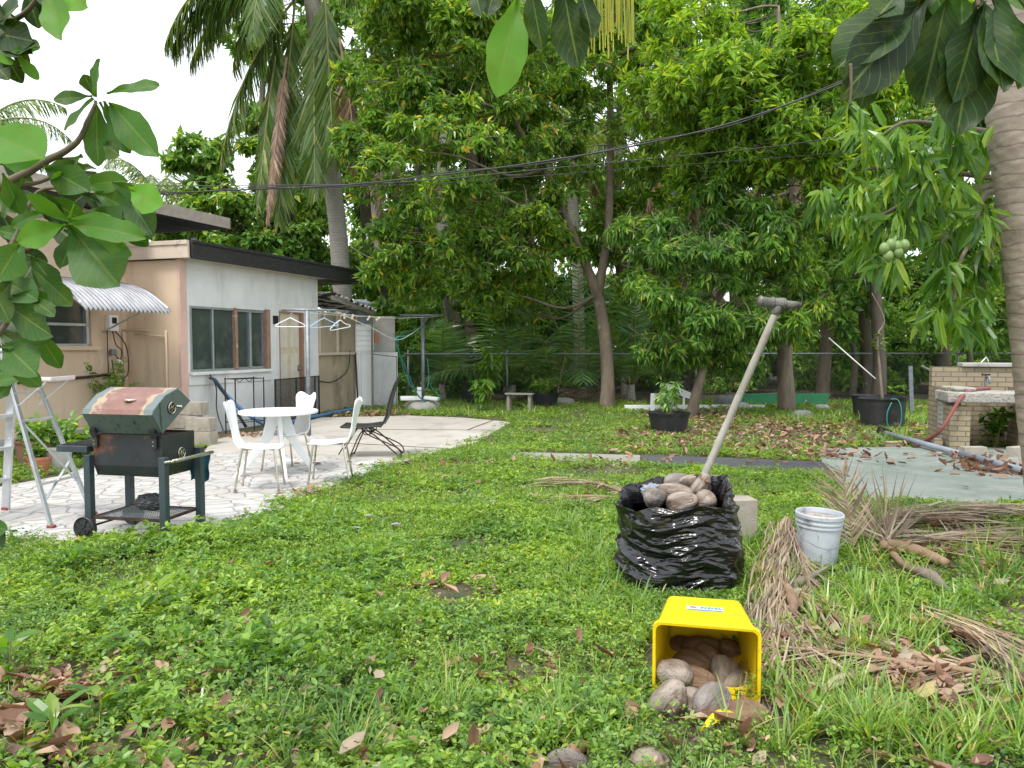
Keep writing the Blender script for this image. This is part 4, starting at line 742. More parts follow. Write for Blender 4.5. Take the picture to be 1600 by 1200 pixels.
g = MB(); dial(g, (.301, .03, .66), (1, 0, 0), .042); g.build('vent_dial', m_chrome, bd); g = MB(); g.tube([(.3, .03, .66), (.305, .03, .66)], .04, 20); g.build('vent_back', m_black, bd)
# lid: hinged along the near edge (y=-.2, z=.82), opened by 32 degrees
LR = Matrix.Translation((0, -.205, .835)) @ Matrix.Rotation(R(33), 4, 'X')
def Lp(x, y, z): return tuple(LR @ Vector((x, y, z)))
sec = [(0, 0), (-.005, .185), (.03, .205), (.20, .215), (.36, .17), (.425, .0)]
lid = MB(); n = len(sec); lid.add([Lp(-.305, a, b) for a, b in sec]+[Lp(.305, a, b) for a, b in sec], [(0, 1, n+1, n), (4, 5, n+5, n+4), (5, 0, n, n+5)][:2]+[tuple(range(n)), tuple(range(2*n-1, n-1, -1))])
lido = lid.build('lid', m_gr, gt_, solid=.008)
g = MB(); g.add([Lp(x, a, b) for x in (-.305, .305) for a, b in sec[1:5]], [(0, 1, 5, 4), (1, 2, 6, 5), (2, 3, 7, 6)]); g.build('lid_top', m_lidtop, lido, solid=.009)
g = MB(); nx = Vector((1, 0, 0)); dial(g, Lp(.312, .2, .10), nx, .042); g.tube([Lp(.312, .26, .07), Lp(.345, .27, .06)], .012, 8); g.build('vent_dial', m_chrome, lido)
g = MB(); g.tube([Lp(.308, .2, .10), Lp(.313, .2, .10)], .045, 20); g.build('vent_back', m_black, lido)
g = MB(); g.lathe([(.045, 0), (.055, .012), (.04, .018), (0, .016)], Lp(.04, .14, .205), 20); g.build('thermometer', m_chrome, lido, smooth=True)
g = MB()
for z, y in ((.06, .0),): 
    g.tube([Lp(-.22, .44, .06), Lp(-.22, .47, .06), Lp(.22, .47, .06), Lp(.22, .44, .06)], .012, 8)
g.build('lid_handle', m_chrome, lido, smooth=True)
for sx in (-.27, .25):
    g = MB(); g.box((sx, -.222, .77), (.045, .02, .10)); g.box((sx, -.235, .84), (.05, .03, .07), rx=.3); g.tube([(sx-.03, -.23, .825), (sx+.03, -.23, .825)], .012, 8); g.build('hinge', m_blackpl, gt_, bevel=.004)
    g = MB()
    for z in (.745, .775): g.lathe([(.008, 0), (.006, .004), (0, .005)], (0, 0, 0), 8) if 0 else g.tube([(sx, -.23, z), (sx, -.237, z)], .006, 8)
    g.build('bolt', m_chrome, gt_)
g = MB(); g.tube([(.36, -.25, .625), (.42, -.25, .635), (.44, -.22, .64), (.44, .2, .64), (.42, .25, .635), (.36, .25, .63)], .014, 10, 4); g.build('side_handle', m_chrome, gt_, smooth=True)
g = MB(); g.box((-.49, 0, .70), (.28, .44, .05)); sf = g.build('side_shelf', m_leg, gt_, bevel=.004)
g = MB()
for i in range(7): g.box((-.60+i*.037, 0, .728), (.02, .38, .008))
g.build('shelf_slats', m_black, sf)
g = MB()
for y in (-D_, D_): g.box((0, y, .17), (.62, .02, .022))
for x in (-.3, .3): g.box((x, 0, .17), (.02, .42, .022))
rk = g.build('bottom_rack', m_rust, gt_)
g = MB()
for i in range(30): g.beam((-.3+i*.02, -.21, .175), (-.3+i*.02, .21, .175), .003, .003)
for i in range(14): g.beam((-.3, -.2+i*.03, .177), (.3, -.2+i*.03, .177), .003, .003)
g.build('rack_mesh', m_steel, rk)
for y in (-.27, .27):
    g = MB(); cxw = -.34
    g.lathe([(0, -.02), (.05, -.022), (.055, -.012), (.075, -.012), (.088, -.022), (.092, -.018), (.092, .018), (.088, .022), (.05, .022), (0, .02)], (0, 0, 0), 30)
    for k in range(5): t_ = k*2*pi/5; g.beam((0, 0, -.024), (.075*cos(t_), .075*sin(t_), -.024), .018, .008, (0, 0, 1))
    g.v = [(cxw+a, y+c, .092+b) for a, b, c in g.v]; g.build('wheel', m_blackpl, gt_)
g = MB(); g.tube([(-.34, -.27, .092), (-.34, .27, .092)], .008, 8); g.tube([(-.33, -.2, .10), (-.1, -.2, .17)], .006, 6); g.build('axle', m_rust, gt_)
bgp = thing('grey_plastic_bag', 'crumpled dark grey plastic bag lying on the bottom rack of the grill', 'plastic bag', gr+Vector((.03, .02, .18)), gz)
def crumple(g, c, rx, ry, h, seed, amp=.12, n=70, m=36, pinch=0):
    r = np.random.default_rng(seed); K = r.normal(size=(26, 3))*7; ph = r.uniform(0, 6.3, 26)
    def fn_(u, v):
        a = u*2*pi; e = (v-.5)*pi; p = np.array([cos(a)*cos(e), sin(a)*cos(e), sin(e)]); k = 1+amp*np.mean(1-2*np.abs(np.sin(K @ p+ph)))*2
        z = p[2]*h/2*k; return (c[0]+p[0]*rx*k, c[1]+p[1]*ry*k, max(c[2]+h/2+z, c[2]))
    g.grid(fn_, n, m)
g = MB(); crumple(g, (0, 0, 0), .15, .12, .15, 4, .28); g.build('bag', m_greybag, bgp, smooth=True)
cl_ = thing('blue_cloth', 'teal blue cloth hanging from the far side of the grill under the firebox', 'cloth', gr+Vector((.33, .14, .5)), gz)
g = MB(); g.grid(lambda u, v: (-.12+.2*u*(1-.1*v), .12+.02*sin(u*17)+.01*sin(v*9), .12-.24*v+.02*sin(u*8)), 20, 12); g.build('fabric', m_teal, cl_, smooth=True, solid=.004)

# ------------------------------------------------------------------ stepladder
ld = thing('stepladder', 'aluminium stepladder with a pink stained paint shelf at the left edge of the patio', 'ladder', (-4.30, 6.5, .03), 0)
A_, C_, B_, D2 = Vector((.48, -.20, 0)), Vector((.55, .30, 0)), Vector((-.36, .50, 0)), Vector((-.42, -.18, 0))
tA, tC, tB, tD = Vector((.10, -.16, 1.43)), Vector((.13, .10, 1.43)), Vector((-.02, .16, 1.46)), Vector((-.04, -.15, 1.46))
for a, b in ((A_, tA), (C_, tC)):
    g = MB(); g.beam(a, b, .045, .022, (1, 0, 0)); q = g.build('rear_rail', m_alu, ld, bevel=.003)
for a, b in ((B_, tB), (D2, tD)):
    g = MB(); g.beam(a, b, .07, .026, (0, 1, 0)); q = g.build('front_rail', m_alu, ld, bevel=.003)
for p in (A_, C_, B_, D2):
    g = MB(); g.box(p+Vector((0, 0, .012)), (.06, .05, .026)); g.build('foot', M('red_rubber', (.30, .05, .03), (.2, .06, .05), .8), ld, bevel=.006)
for k in range(1, 5):
    f = k/4.9; p, q = B_.lerp(tB, f), D2.lerp(tD, f); g = MB(); g.box((p+q)/2, ((p-q).length+.02, .085, .025), rz=math.atan2((p-q).y, (p-q).x)); g.build('step', m_alu, ld, bevel=.003)
for f in (.25, .62, .78):
    p, q = A_.lerp(tA, f), C_.lerp(tC, f); g = MB(); g.beam(p, q, .03, .015); g.build('brace', m_alu, ld)
g = MB(); g.beam(A_.lerp(tA, .62), C_.lerp(tC, .2), .02, .01); g.beam(A_.lerp(tA, .15), C_.lerp(tC, .35), .02, .01); g.build('cross_brace', m_alu, ld)
g = MB(); g.box((.035, 0, 1.47), (.24, .40, .03)); g.box((.035, 0, 1.435), (.2, .36, .05)); g.build('top_cap', m_alu, ld, bevel=.008)
g = MB(); g.box((.34, .0, 1.22), (.32, .34, .018)); g.box((.34, -.17, 1.235), (.32, .012, .03)); g.box((.50, 0, 1.235), (.012, .34, .03)); g.build('paint_shelf', M('pink_stained_shelf', (.66, .50, .50), (.70, .68, .66), .6, scale=6, spots=((.5, .25, .28), 5, .6, .1)), ld, bevel=.003)
g = MB(); g.beam((.2, -.16, 1.0), (.45, -.16, 1.21), .02, .008); g.beam((.2, .14, 1.0), (.45, .14, 1.21), .02, .008); g.build('shelf_brace', m_alu, ld)

# ------------------------------------------------------------------ blocks, stand, screen, hose by the white wall
bb = G(318, 701); i = 0
def cinder(label, c, rz=0, d=(.40, .2, .2), hollow=True, group='cinder blocks stacked at the white wall'):
    t = thing('cinder_block', label, 'cinder block', c, rz, group); g = MB(); x, y, z = d
    if hollow:
        g.box((0, -y/2+.018, z/2), (x, .036, z)); g.box((0, y/2-.018, z/2), (x, .036, z))
        for q in (-x/2+.018, 0, x/2-.018): g.box((q, 0, z/2), (.034, y-.072, z))
    else: g.box((0, 0, z/2), d)
    g.build('block', m_block, t, bevel=.006); return t
cinder('bottom front block of the stack by the white wall corner', (-4.68, 11.55, .04), HA-pi/2+.1)
cinder('top front block of the stack, with its hollow cores showing', (-4.70, 11.57, .245), HA-pi/2+.14)
cinder('lower left block behind the front pair at the wall corner', (-5.05, 11.95, .04), HA-pi/2-.05)
cinder('middle left block with another block on it at the wall corner', (-5.06, 11.95, .245), HA-pi/2)
cinder('topmost block of the stack against the white wall', (-4.98, 12.0, .45), HA-pi/2+.03)
ws = thing('wire_stand', 'black four-post metal plant stand in front of the white wall', 'plant stand', (-4.55, 13.05, .04), HA-.3)
for x in (-.28, .28):
    for y in (-.14, .14): g = MB(); g.tube([(x, y, 0), (x, y, .95)], .011, 6); g.build('post', m_black, ws)
g = MB(); zz = .93
for z in (.93, .2): g.tube([(-.28, -.14, z), (.28, -.14, z), (.28, .14, z), (-.28, .14, z), (-.28, -.14, z)], .008, 6)
g.tube([(-.28, -.14, .93), (-.1, 0, .87), (0, .0, .93), (.1, 0, .87), (.28, .14, .93)], .007, 5); g.build('rim', m_black, ws)
sc = thing('mesh_screen', 'black framed mesh screen panel standing in front of the cream door', 'screen', G(431, 668), math.atan2(.5, .87)); s1 = G(431, 668); s2 = G(499, 654)
sc.rotation_euler[2] = math.atan2(s2[1]-s1[1], s2[0]-s1[0]); sl = float(np.linalg.norm(s2-s1)); g = MB()
for x in (0, sl*.45, sl*.9, sl): g.box((x, 0, .45), (.025, .025, .9))
for z in (.02, .89): g.box((sl/2, 0, z), (sl, .02, .02))
g.build('frame', m_black, sc); g = MB()
for k in range(int(sl/.022)): g.box((k*.022, .0, .45), (.006, .004, .87))
for k in range(38): g.box((sl/2, .003, .02+k*.023), (sl, .003, .006))
g.build('mesh', m_black, sc)
rope('blue_hose', 'thick blue hose leaning on the white wall and running along the patio edge', [H(.7, -.1, .95), H(.78, -.25, .7), H(1.0, -.5, .35), H(1.35, -.7, .1), H(1.9, -.7, .08), H(2.8, -.5, .08), H(3.6, -.45, .08), H(4.3, -.4, .09), H(5.0, -.35, .09)], .035, m_blue, 'hose')
rope('black_cable', 'thin black cable hanging from the window sill beside the block stack', [H(.6, -.08, 1.05), H(.72, -.12, .8), H(.7, -.14, .4), H(.66, -.3, .06)], .01, m_cable, 'cable')
rope('black_pipe', 'black bent pipe leaning on the white wall left of the blue hose', [H(.58, -.1, .98), H(.66, -.22, .85), H(.95, -.55, .1)], .028, m_blackpl, 'pipe')
g = MB(); g.tube([H(5.6, -.12, 0.02), H(5.66, -.02, 1.35)], .02, 6); tag(g.build('black_rod', m_black), 'black rod leaning upright against the tan shed wall', 'rod')

# ------------------------------------------------------------------ pots
def pot(label, c, r, h, mat, cat='plant pot', name='plant_pot', group=None, rim=.02, soil=True, n=32, taper=.75):
    t = thing(name, label, cat, c, group=group); g = MB(); g.lathe([(0, 0), (r*taper, 0), (r*taper+.004, .01), (r*.97, h-rim*1.8), (r*.97+.012, h-rim*1.7), (r+.012, h), (r-.012, h), (r-.02, h-.05), (r*.8, h-.06)], (0, 0, 0), n); g.build('pot', mat, t, smooth=False)
    if soil: g = MB(); g.lathe([(0, h-.05), (r*.88, h-.055)], (0, 0, 0), 20); g.build('soil', m_soil, t)
    return t
def leafy(t, c, h, nst, L, W, leaf, seed, spread=.25, k=7, name='foliage', drop=.4, tpl=T_OVAL, lean=(0, 0)):
    r = np.random.default_rng(seed); g = MB(); lb = LB(); T_ = []; c = np.asarray(c, float)
    for i in range(nst):
        a = r.uniform(0, 6.28); s_ = spread*r.uniform(.2, 1); e = c+[cos(a)*s_+lean[0], sin(a)*s_+lean[1], h*r.uniform(.55, 1)]; m_ = (c+e)/2+r.normal(size=3)*.03
        g.tube([c+[cos(a)*.03, sin(a)*.03, 0], m_, e], [.008, .006, .003], 5, 4)
        for q in (.55, .75, .9, 1): T_.append(c*(1-q)+e*q if q < 1 else e)
    T_ = np.array(T_); whorls(lb, T_, np.tile([[0, 0, 1.]], (len(T_), 1))+r.normal(size=(len(T_), 3))*.4, k, L, W, tpl, drop, 1, seed)
    off = t.location; g.build('stem', m_rachis, t, off=off); lb.build(name, leaf, t, off=off)
p = G(62, 742); t = pot('small terracotta pot in the plant bed at the peach wall, behind the ladder', p, .13, .22, m_terra, group='pots at the peach wall'); leafy(t, p+[0, 0, .15], .25, 5, .09, .05, L_mid, 5, .12)
p = G(52, 728); t = pot('larger brown pot with bushy leaves behind the small terracotta pot', p, .2, .34, M('brown_pot', (.22, .12, .08), (.16, .09, .06), .8), group='pots at the peach wall'); leafy(t, p+[0, 0, .3], .35, 8, .12, .06, L_mid, 6, .2)
p = G(90, 738); t = pot('grey round bucket used as a planter beside the terracotta pot', p, .17, .32, m_conc, group='pots at the peach wall'); leafy(t, p+[0, 0, .28], .4, 8, .12, .055, L_mid, 7, .2)
p = G(125, 722); t = thing('leafy_shrub', 'low green leafy plant growing at the peach wall beyond the ladder', 'plant', p); leafy(t, p, .5, 12, .14, .07, L_mid, 8, .35)
p = H(-.6, .85, 0); t = thing('leafy_shrub', 'tall thin shrub against the peach wall corner behind the grill lid', 'plant', p); leafy(t, p, 1.35, 14, .10, .05, L_mid, 10, .4)
p = G(1045, 676); t = pot('small black nursery pot with a leafy seedling, at the foot of the leaning sapling', p, .37, .36, m_blackpl, group='black nursery pots', taper=.78); leafy(t, p+[0, 0, .3], .62, 9, .13, .045, L_dark, 11, .34, drop=.9, k=5)
p = G(1378, 668); t = pot('big black tub with a thin sapling in it, beside the dark tree', p, .42, .55, m_blackpl, group='black nursery pots', taper=.85); off = t.location
g = MB(); g.tube([p+[0, 0, .5], p+[-.06, 0, 1.0], p+[-.12, 0, 1.7], p+[.0, 0, 2.0], p+[-.25, .0, 2.5]], [.03, .025, .018, .012, .006], 7, 4); g.build('stem', m_bark, t, off=off, smooth=True); lb = LB(); whorls(lb, np.array([p+[-.1, -.02, 1.62], p+[-.1, -.02, 1.5], p+[-.05, 0, 1.72], p+[.25, 0, .7], p+[.3, -.1, .8], p+[.15, 0, .75]]), np.tile([[0, 0, 1.]], (6, 1)), 6, .16, .07, T_OVAL, .3, 1, 3); lb.build('foliage', L_near, t, off=off)
rope('green_hose_loop', 'loop of green hose hanging over the side of the big black tub', [p+[-.05, -.44, .5], p+[-.13, -.45, .3], p+[-.1, -.44, .08], p+[.05, -.44, .03], p+[.13, -.44, .15], p+[.12, -.45, .4], p+[.06, -.43, .55], p+[-.05, -.42, .56]], .011, m_green_hose, 'hose')
p2_ = G(1362, 655); t = pot('second black tub standing just behind the big black tub', p2_, .40, .5, m_blackpl, group='black nursery pots', taper=.85)
p = G(737, 632); t = pot('small black pot under the yellowish young plants, left of the grey bench', p, .3, .4, m_blackpl, group='black nursery pots'); 
p = G(762, 636); t = thing('young_plant', 'tall yellow-green young plant left of the small grey bench', 'plant', p); leafy(t, p, 1.6, 6, .26, .08, L_near, 12, .4, drop=.9)
p = G(748, 645); t = thing('young_plant', 'short yellow-green young plant in front of the tall one left of the grey bench', 'plant', p); leafy(t, p, .8, 5, .22, .07, L_near, 13, .3, drop=.9)
p = G(850, 636); t = pot('black tub with weeds just right of the grey bench', p, .38, .35, m_blackpl, group='black nursery pots'); leafy(t, p+[0, 0, .2], .55, 12, .12, .04, L_mid, 14, .45)
rope('white_stick', 'long thin white stick leaning diagonally above the big black tub', [P(1295, 528, 15.6), P(1368, 592, 14.6)], .013, m_cord, 'stick', n=1)
g = MB(); p = P(1424, 600, 16.8); g.box((p[0], p[1], .5), (.09, .03, 1.15), ry=-.06); tag(g.build('metal_stake', m_steel), 'short flat galvanised stake standing between the big tub and the barbecue', 'stake')
rope('metal_bar', 'thin grey bar sticking out sideways behind the brick barbecue', [P(1440, 572, 14), P(1472, 588, 13)], .02, m_alu, 'bar', n=1)

# bench, boards, rocks at the back
p = G(812, 645); t = thing('small_bench', 'small weathered grey wooden bench by the back fence', 'bench', p, -.15)
g = MB(); g.box((0, 0, .43), (.62, .42, .04), rx=-.05); g.build('top', m_wood, t, bevel=.005)
for x in (-.24, .24):
    for y in (-.15, .15): g = MB(); g.box((x, y, .2), (.06, .05, .42)); g.build('leg', m_wood, t)
p = G(1235, 637); g = MB(); g.box((p[0]+.1, p[1]+.7, .15), (2.25, .05, .3), rz=.03); tag(g.build('green_board', m_grn, bevel=.006), 'long low green painted board on edge behind the straight mango trunk', 'board')
p = G(1085, 641); g = MB(); g.box((p[0], p[1], .06), (3.3, .12, .13), rz=.02); tag(g.build('white_board', m_white, bevel=.008), 'long white board lying on the ground behind the leaning sapling', 'board')
p = P(1062, 612, 17.6); g = MB(); g.box((p[0], p[1], p[2]), (.72, .04, .15), ry=.38, rz=.1); g.box((p[0]-.42, p[1], p[2]-.08), (.5, .05, .08)); g.box((p[0]-.62, p[1], p[2]-.25), (.1, .06, .42)); g.box((p[0]+.1, p[1]+.02, p[2]-.3), (.05, .05, .45)); tag(g.build('broken_boards', m_white, bevel=.008), 'broken white wooden boards propped behind the small black nursery pot', 'boards')
def rock(label, px, py, rx, h, seed, mat=None, group='rocks in the back yard'):
    p = G(px, py); g = MB(); lump(g, (0, 0, -.01), rx, rx*.75, h, seed, 18, 8); o = g.build('rock', mat or m_conc); o.location = p; tag(o, label, 'rock', group)
m_rock = M('grey_rock', (.19, .19, .19), (.12, .12, .12), .9, bump=.5)
rock('dark grey rock lying at the foot of the straight mango trunk', 1253, 655, .22, .2, 11, m_rock); rock('pale stone on the leaves in front of the green board', 1284, 640, .18, .13, 12); rock('brown boulder between the leaning sapling and the green board', 1135, 636, .34, .3, 13, m_rock); rock('pale stone beside the leaning white pole, near the board', 1155, 641, .28, .2, 14); rock('flat pale stone right of the weedy tub', 880, 632, .35, .18, 15)
p = G(905, 628); lb = LB(); r = np.random.default_rng(3); n = 260; q = p+r.normal(size=(n, 3))*[.6, .25, .0]+[0, 0, .05]; q[:, 2] += r.random(n)*.35*np.exp(-((q[:, 0]-p[0])/.6)**2); lb.add(q, r.normal(size=(n, 3))*[1, .5, .25], unit(n, r), .5, .015, T_LET); tag(lb.build('brush_pile', L_dead), 'pile of dry twigs left of the forked mango trunk', 'brush pile')
rope('dead_stalk', 'bunch of dry frond stalks hanging over the fence left of the forked mango', [P(884, 548, 20.6), P(876, 590, 20.5), P(868, 630, 20.2)], .02, m_rachisd, 'stalk')

# ------------------------------------------------------------------ brick barbecue
m_brick, t_, b_ = _nt('tan_brick'); co = node(t_, 'ShaderNodeTexCoord').outputs['Object']
sp = node(t_, 'ShaderNodeSeparateXYZ'); t_.links.new(co, sp.inputs[0]); sm = node(t_, 'ShaderNodeMath', operation='ADD'); t_.links.new(sp.outputs[0], sm.inputs[0]); t_.links.new(sp.outputs[1], sm.inputs[1])
cb = node(t_, 'ShaderNodeCombineXYZ'); t_.links.new(sm.outputs[0], cb.inputs[0]); t_.links.new(sp.outputs[2], cb.inputs[1])
bt = node(t_, 'ShaderNodeTexBrick'); t_.links.new(cb.outputs[0], bt.inputs[0]); bt.inputs['Color1'].default_value = (.36, .29, .18, 1); bt.inputs['Color2'].default_value = (.27, .215, .135, 1); bt.inputs['Mortar'].default_value = (.13, .12, .10, 1)
bt.inputs['Scale'].default_value = 1; bt.inputs['Brick Width'].default_value = .215; bt.inputs['Row Height'].default_value = .075; bt.inputs['Mortar Size'].default_value = .008; bt.inputs['Bias'].default_value = 0
t_.links.new(mixc(t_, ramp(t_, noise(t_, co, 4, 8, .7), [(.5, 0), (.7, .6)]), bt.outputs[0], (.20, .18, .15)), b_.inputs[0]); b_.inputs['Roughness'].default_value = .9
t_.links.new(bumpn(t_, bt.outputs['Fac'], -.9, .012), b_.inputs['Normal'])
bo = np.array([6.32, 11.05, 0]); bq = thing('brick_barbecue', 'tan brick barbecue with a rough concrete counter and a low chimney wall', 'barbecue', bo, R(-14))
g = MB(); g.box((.135, .1, .33), (.27, .2, .66)); g.build('pier', m_brick, bq); g = MB(); g.box((1.10, .1, .33), (.3, .2, .66)); g.build('pier', m_brick, bq)
g = MB(); g.box((.10, .62, .45), (.2, .84, .9)); g.build('side_wall', m_brick, bq); g = MB(); g.box((1.15, .62, .45), (.2, .84, .9)); g.build('side_wall', m_brick, bq); g = MB(); g.box((.62, 1.0, .6), (1.25, .16, 1.2)); g.build('back_wall', m_brick, bq)
g = MB(); g.grid(lambda u, v: (0, 0, 0), 1, 1); g = MB(); g.box((.62, .26, .79), (1.34, .66, .15)); g.box((.2, .35, .90), (.3, .5, .05), rz=.1); g.build('counter', M('rough_concrete', (.42, .40, .36), (.3, .28, .25), .95, scale=5, bump=1, bscale=25, bdist=.04, spots=((.1, .09, .08), 4, .58, .12)), bq, bevel=.02)
g = MB(); g.box((.85, 1.0, 1.235), (.9, .26, .06)); g.build('cap', m_conc, bq, bevel=.01)
g = MB(); g.add([(-.003, .30, .36+.0), (-.003, .58, .36), (-.003, .58, .70), (-.003, .30, .70)], [(0, 3, 2, 1)])
for i in range(9): g.box((-.008, .44, .18+i*.07), (.016, .2, .045), rz=0)
g.build('vent_grille', m_conc, bq)
fc = thing('garden_tap', 'small garden tap standing on the barbecue counter with the red hose on it', 'tap', P(1540, 603, 11.6))
g = MB(); g.tube([(0, 0, -.05), (0, 0, .12), (0, -.06, .14), (0, -.1, .1), (0, -.1, .04)], .018, 8, 3); g.build('spout', m_steel, fc, smooth=True); g = MB(); g.box((0, 0, .17), (.12, .03, .025)); g.tube([(0, 0, .12), (0, 0, .18)], .012, 8); g.build('handle', m_rust, fc)
rope('red_hose', 'faded red garden hose curving down from the barbecue counter to the ground', [P(1545, 607, 11.5), P(1525, 608, 11.2), P(1505, 618, 10.95), P(1490, 640, 10.9), P(1470, 672, 10.9), P(1452, 686, 11.2), P(1434, 694, 11.6)], .028, M('faded_red_rubber', (.25, .06, .05), (.2, .07, .06), .6), 'hose')
p = P(1570, 660, 11.3); t = thing('leafy_weed', 'weedy plant growing inside the barbecue opening', 'plant', (p[0], 11.5, 0)); leafy(t, (p[0], 11.5, 0), .75, 9, .11, .07, L_near, 15, .22)
rope('twisted_wire', 'bent metal wire sticking up on top of the barbecue cap', [P(1528, 574, 12), P(1541, 558, 12), P(1545, 572, 12)], .012, m_alu, 'wire', n=2)
for i, (px, py, rz, lab) in enumerate(((1396, 700, .3, 'broken tan brick lying beside the squeegee head'), (1464, 702, 1.2, 'brick standing at the corner of the barbecue'), (1520, 716, .1, 'pale block in front of the barbecue pier'), (1590, 716, .4, 'pale block below the barbecue opening, near the palm'))):
    g = MB(); g.box((0, 0, .05+.03*(i > 0)), (.22+.1*(i > 1), .12, .1+.06*(i > 0)), rz=rz); o = g.build('loose_brick', m_brick if i < 2 else m_block, bevel=.005); o.location = G(px, py); tag(o, lab, 'brick', 'loose bricks round the barbecue')
sqa, sqb = G(1382, 688), G(1625, 752); t = thing('floor_squeegee', 'long grey pole with a blue squeegee head lying across the green slab', 'squeegee', sqa)
sqa = sqa+np.array([0, 0, .12]); sqb = sqb+np.array([0, 0, .06]); m_pvc = M('grey_pvc', (.27, .31, .36), (.22, .25, .30), .5, spots=((.12, .1, .09), 6, .66, .1))
g = MB(); g.tube([sqa, sqa*.4+sqb*.6], .042, 12); g.build('pole', m_pvc, t, off=t.location, smooth=True); g = MB(); g.tube([sqa*.42+sqb*.58, sqb], .052, 12); g.build('sleeve', m_pvc, t, off=t.location, smooth=True)
g = MB(); q = sqa; g.beam(q+[-.16, -.28, -.06], q+[-.04, .30, -.06], .05, .05); g.build('head', M('blue_grey_plastic', (.20, .30, .36), (.3, .36, .4), .5), t, off=t.location, bevel=.01); g = MB(); g.beam(q+[-.21, -.28, -.09], q+[-.09, .30, -.09], .02, .06); g.build('blade', m_blackpl, t, off=t.location); g = MB(); g.box(q+[.0, .02, .02], (.2, .12, .12), ry=.4); g.build('bracket', m_black, t, off=t.location, bevel=.02)

# ------------------------------------------------------------------ bag, pole, bin, bucket, block
m_bag, t_, b_ = _nt('black_bin_liner'); co = node(t_, 'ShaderNodeTexCoord').outputs['Object']; b_.inputs['Base Color'].default_value = (.006, .006, .007, 1); b_.inputs['Roughness'].default_value = .13; b_.inputs['Specular IOR Level'].default_value = .6
h = mixc(t_, .35, noise(t_, co, 5, 2, .5, (1, 1, 4.5)), noise(t_, co, 16, 2, .5, (1, 1, 5))); t_.links.new(bumpn(t_, h, .35, .03), b_.inputs['Normal'])
bc = np.array([1.11, 4.93, 0]); bagt = thing('bin_bag', 'open black bin bag full of dry coconuts standing on the grass', 'bin bag', bc)
r = np.random.default_rng(12); WK = [(r.uniform(-3, 3), r.uniform(25, 60), r.uniform(0, 6.3), r.uniform(.5, 1)) for _ in range(10)]
WV = [(int(r.integers(1, 6)), r.uniform(3, 12), r.uniform(0, 6.3)) for _ in range(8)]
from mathutils import noise as mn
def rdg(x, y, z): return 1-abs(mn.noise(Vector((x, y, z))))*2
def bagr(z, a):
    base = np.interp(z, [0, .05, .2, .36, .48, .58, .68], [.34, .39, .405, .39, .375, .36, .34]); c_, s_ = cos(a), sin(a); wz = z+.06*mn.noise(Vector((c_*1.5, s_*1.5, 4)))+.03*sin(a*2)
    big = mn.noise(Vector((c_*1.6, s_*1.6, wz*5)))*.05; f1 = rdg(c_*1.7+7, s_*1.7, wz*13); f2 = rdg(c_*4+3, s_*4, wz*30+c_*2); f3 = rdg(c_*9, s_*9+5, wz*60+s_*6)
    return base+big+.030*(f1-.6)+.010*(f2-.6)+.0035*f3
def bag_rim(a): return .60+.07*sin(a+.9)+.02*sin(3*a+1)+.012*sin(8*a)
def bagf(u, v):
    a = u*2*pi; H_ = bag_rim(a)
    if v < .8: z = H_*(v/.8); q = bagr(z, a)
    else:
        k = (v-.8)/.2; z = H_+.018*sin(k*pi)-.13*k**1.3; q = bagr(H_, a)*(1-.12*k)-.012*sin(k*pi*.5)+.006*sin(a*17+k*3)
    dx = -.04*(z/.6); return (q*cos(a)*(1.0)+dx, q*sin(a)*.95, z)
g = MB(); g.grid(bagf, 280, 190); g.build('bag', m_bag, bagt, smooth=True)
g = MB(); g.lathe([(0, .40), (.32, .38)], (0, 0, 0), 20); g.build('lining', m_black, bagt)
m_coco = M('dry_coconut_husk', (.36, .30, .25), (.17, .125, .095), .85, scale=5, stretch=(3.5, 3.5, .7), bump=.8, bscale=22, bdist=.02, spots=((.07, .045, .03), 5, .52, .12), lo=.40, hi=.62)
m_cocod = M('grey_coconut_husk', (.26, .23, .21), (.12, .10, .085), .85, scale=5, stretch=(3.5, 3.5, .7), bump=.8, bscale=22, bdist=.02, spots=((.2, .09, .04), 4, .6, .1), lo=.4, hi=.62)
m_cocob = M('brown_coconut_husk', (.13, .07, .04), (.26, .17, .10), .85, scale=5, stretch=(6, 6, .9), bump=.9, bscale=18, bdist=.015, spots=((.04, .025, .02), 3, .6, .12))
cmesh = None; NC = [0]
def coconut(label, c, L=.22, Wd=.15, rot=(0, 0, 0), group='dry coconuts', mat=None):
    NC[0] += 1; r = np.random.default_rng(NC[0]); ph = r.uniform(0, 6); sk = r.uniform(.6, 1)
    def fn_(u, v):
        a = u*2*pi; e = v*pi; z = -cos(e); q = sin(e)**.85*(1+.10*sin(3*a+ph)*(1-.2*z)+.02*sin(9*a+ph*2+z*2))*(1-.16*z*sk); return (q*cos(a)*Wd/2, q*sin(a)*Wd/2, z*L/2*(1+.06*(z > .8)))
    g = MB(); g.grid(fn_, 30, 20); o = g.build('coconut', m_cocod if (mat is None or mat is m_coco) and NC[0] % 3 == 1 else (mat or m_coco), smooth=True); o.location = c; o.rotation_euler = rot; tag(o, label, 'coconut', group)
    g = MB()
    for k in range(4): a = k*pi/2+ph; g.grid(lambda u, v: ((.012+.035*u)*cos(a+(v-.5)*1.2), (.012+.035*u)*sin(a+(v-.5)*1.2), L/2-.006-.02*u+.004*sin(u*5)), 4, 3)
    q = g.build('calyx', m_cocob, o, smooth=True); return o
def at(px, py, Y): return tuple(P(px, py, Y))
